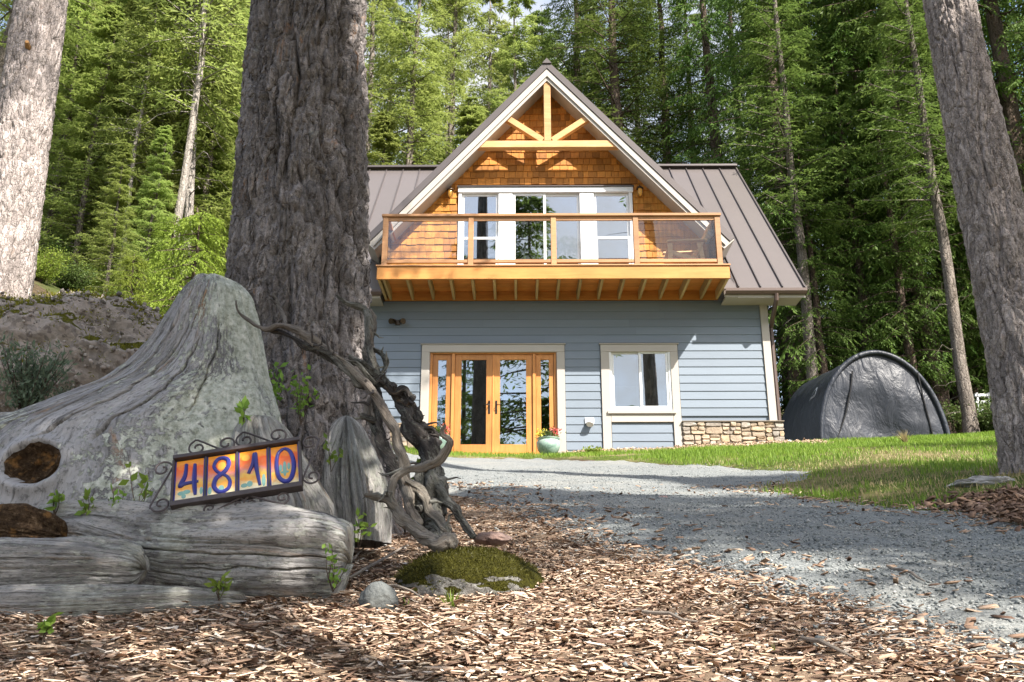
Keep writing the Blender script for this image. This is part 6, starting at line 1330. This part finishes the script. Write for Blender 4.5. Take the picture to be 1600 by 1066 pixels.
# gravel
X, Y = sample(DRIVE, 190000, -3.5, 6.0, 2.0, 13.0, lambda X, Y: vis(X, Y)*np.clip((5.6/(Y+1.2))**2, .06, 1), edge=.02)
X3, Y3 = sample(MULCH, 9000, -1.5, 2.8, 2.0, 7.0, lambda X, Y: np.exp(-np.clip(poly_sd(MULCH, X, Y), 0, 9)*4.5)); X, Y = np.concatenate([X, X3]), np.concatenate([Y, Y3]); n = len(X)
oct_v = np.array([(1,0,0),(-1,0,0),(0,1,0),(0,-1,0),(0,0,1),(0,0,-1)])*.5; oct_f = np.array([(0,2,4),(2,1,4),(1,3,4),(3,0,4),(2,0,5),(1,2,5),(3,1,5),(0,3,5)])
S_ = .0045+.0085*rs.rand(n)**2.2+(rs.rand(n) < .010)*.012
MAT['pebble'] = m_tone('gravel_stone', [(0, (.11, .125, .13)), (.45, (.22, .24, .24)), (.8, (.36, .375, .365)), (1., (.46, .45, .43))], .85, .6, 200)
scatter('gravel_stones', np.stack([X, Y, T(X, Y)+.036+S_*.1], -1), rs.rand(n)*6.28, rs.normal(size=n)*.3, rs.normal(size=n)*.3, np.stack([S_*1.5, S_*1.2, S_*.9], -1), oct_v[None]+rs.uniform(-.12, .12, (n, 6, 3)), oct_f, rs.rand(n), MAT['pebble'], 'loose blue-grey crushed stones on the driveway')
# stray chips, cones and twigs on the gravel edge
X, Y = sample(DRIVE, 14000, -2.5, 4.0, 2.0, 9.5, lambda X, Y: np.clip(np.exp(-np.clip(poly_sd(DRIVE, X, Y), 0, 9)*3.2)+.012, 0, 1), edge=.0); n = len(X); L = rs.uniform(.015, .05, n)
scatter('stray_chips', np.stack([X, Y, T(X, Y)+.045], -1), rs.rand(n)*6.28, rs.normal(size=n)*.2, rs.normal(size=n)*.3, np.stack([L, L*.35, L*.1], -1), base_v[None]+rs.uniform(-.2, .2, (n, 8, 3)), fx, rs.rand(n)*.8, MAT['chip'], 'stray wood chips and bark bits along the gravel edge')
# grass
def grass(name, n, poly, x0, x1, y0, y1, h, w_, mat, label, weight=None, edge=0.0, lean=.5):
    X, Y = sample(poly, n, x0, x1, y0, y1, weight, edge); n = len(X); a = rs.rand(n)*6.28; hh = h*rs.uniform(.5, 1.2, n); ln = rs.uniform(.1, lean, n)*hh; ww = w_*rs.uniform(.7, 1.2, n)
    b_ = np.stack([X, Y, T(X, Y)+.012], -1); sd = np.stack([np.cos(a), np.sin(a), 0*a], -1)*ww[:, None]; l2 = rs.rand(n)*6.28; tip = b_+np.stack([np.cos(l2)*ln, np.sin(l2)*ln, hh], -1); mid = b_+(tip-b_)*.55+np.array([0, 0, 1.])*(hh*.10)[:, None]
    V = np.stack([b_-sd, b_+sd, mid+sd*.7, mid-sd*.7, tip], 1).reshape(-1, 3); k = np.arange(n)*5
    F = np.concatenate([np.stack([k, k+1, k+2], -1), np.stack([k, k+2, k+3], -1), np.stack([k+3, k+2, k+4], -1)])
    o = link(name, mesh_np(name, V, F, smooth=False, col=np.repeat(rs.rand(n), 5)), mat); tag(o, label, None, kind='stuff')
thin = lambda X, Y: np.clip(.34+1.5*fbm(X*.9, Y*.9, 5.5, 3)+.15*(Y-10.5), .05, 1)
grass('grass', 160000, LAWN, -3.5, 10.5, 6.3, 18.9, .075, .0045, MAT['blade'], 'short bright green lawn grass along the top of the drive', thin, -.02)
grass('dry_grass', 42000, LAWN, 1.5, 10.0, 6.3, 14.0, .05, .004, MAT['blade_dry'], 'sparse straw-coloured grass on the lower lawn edge', lambda X, Y: np.clip(.75-thin(X, Y), .05, 1), -.06, .9)
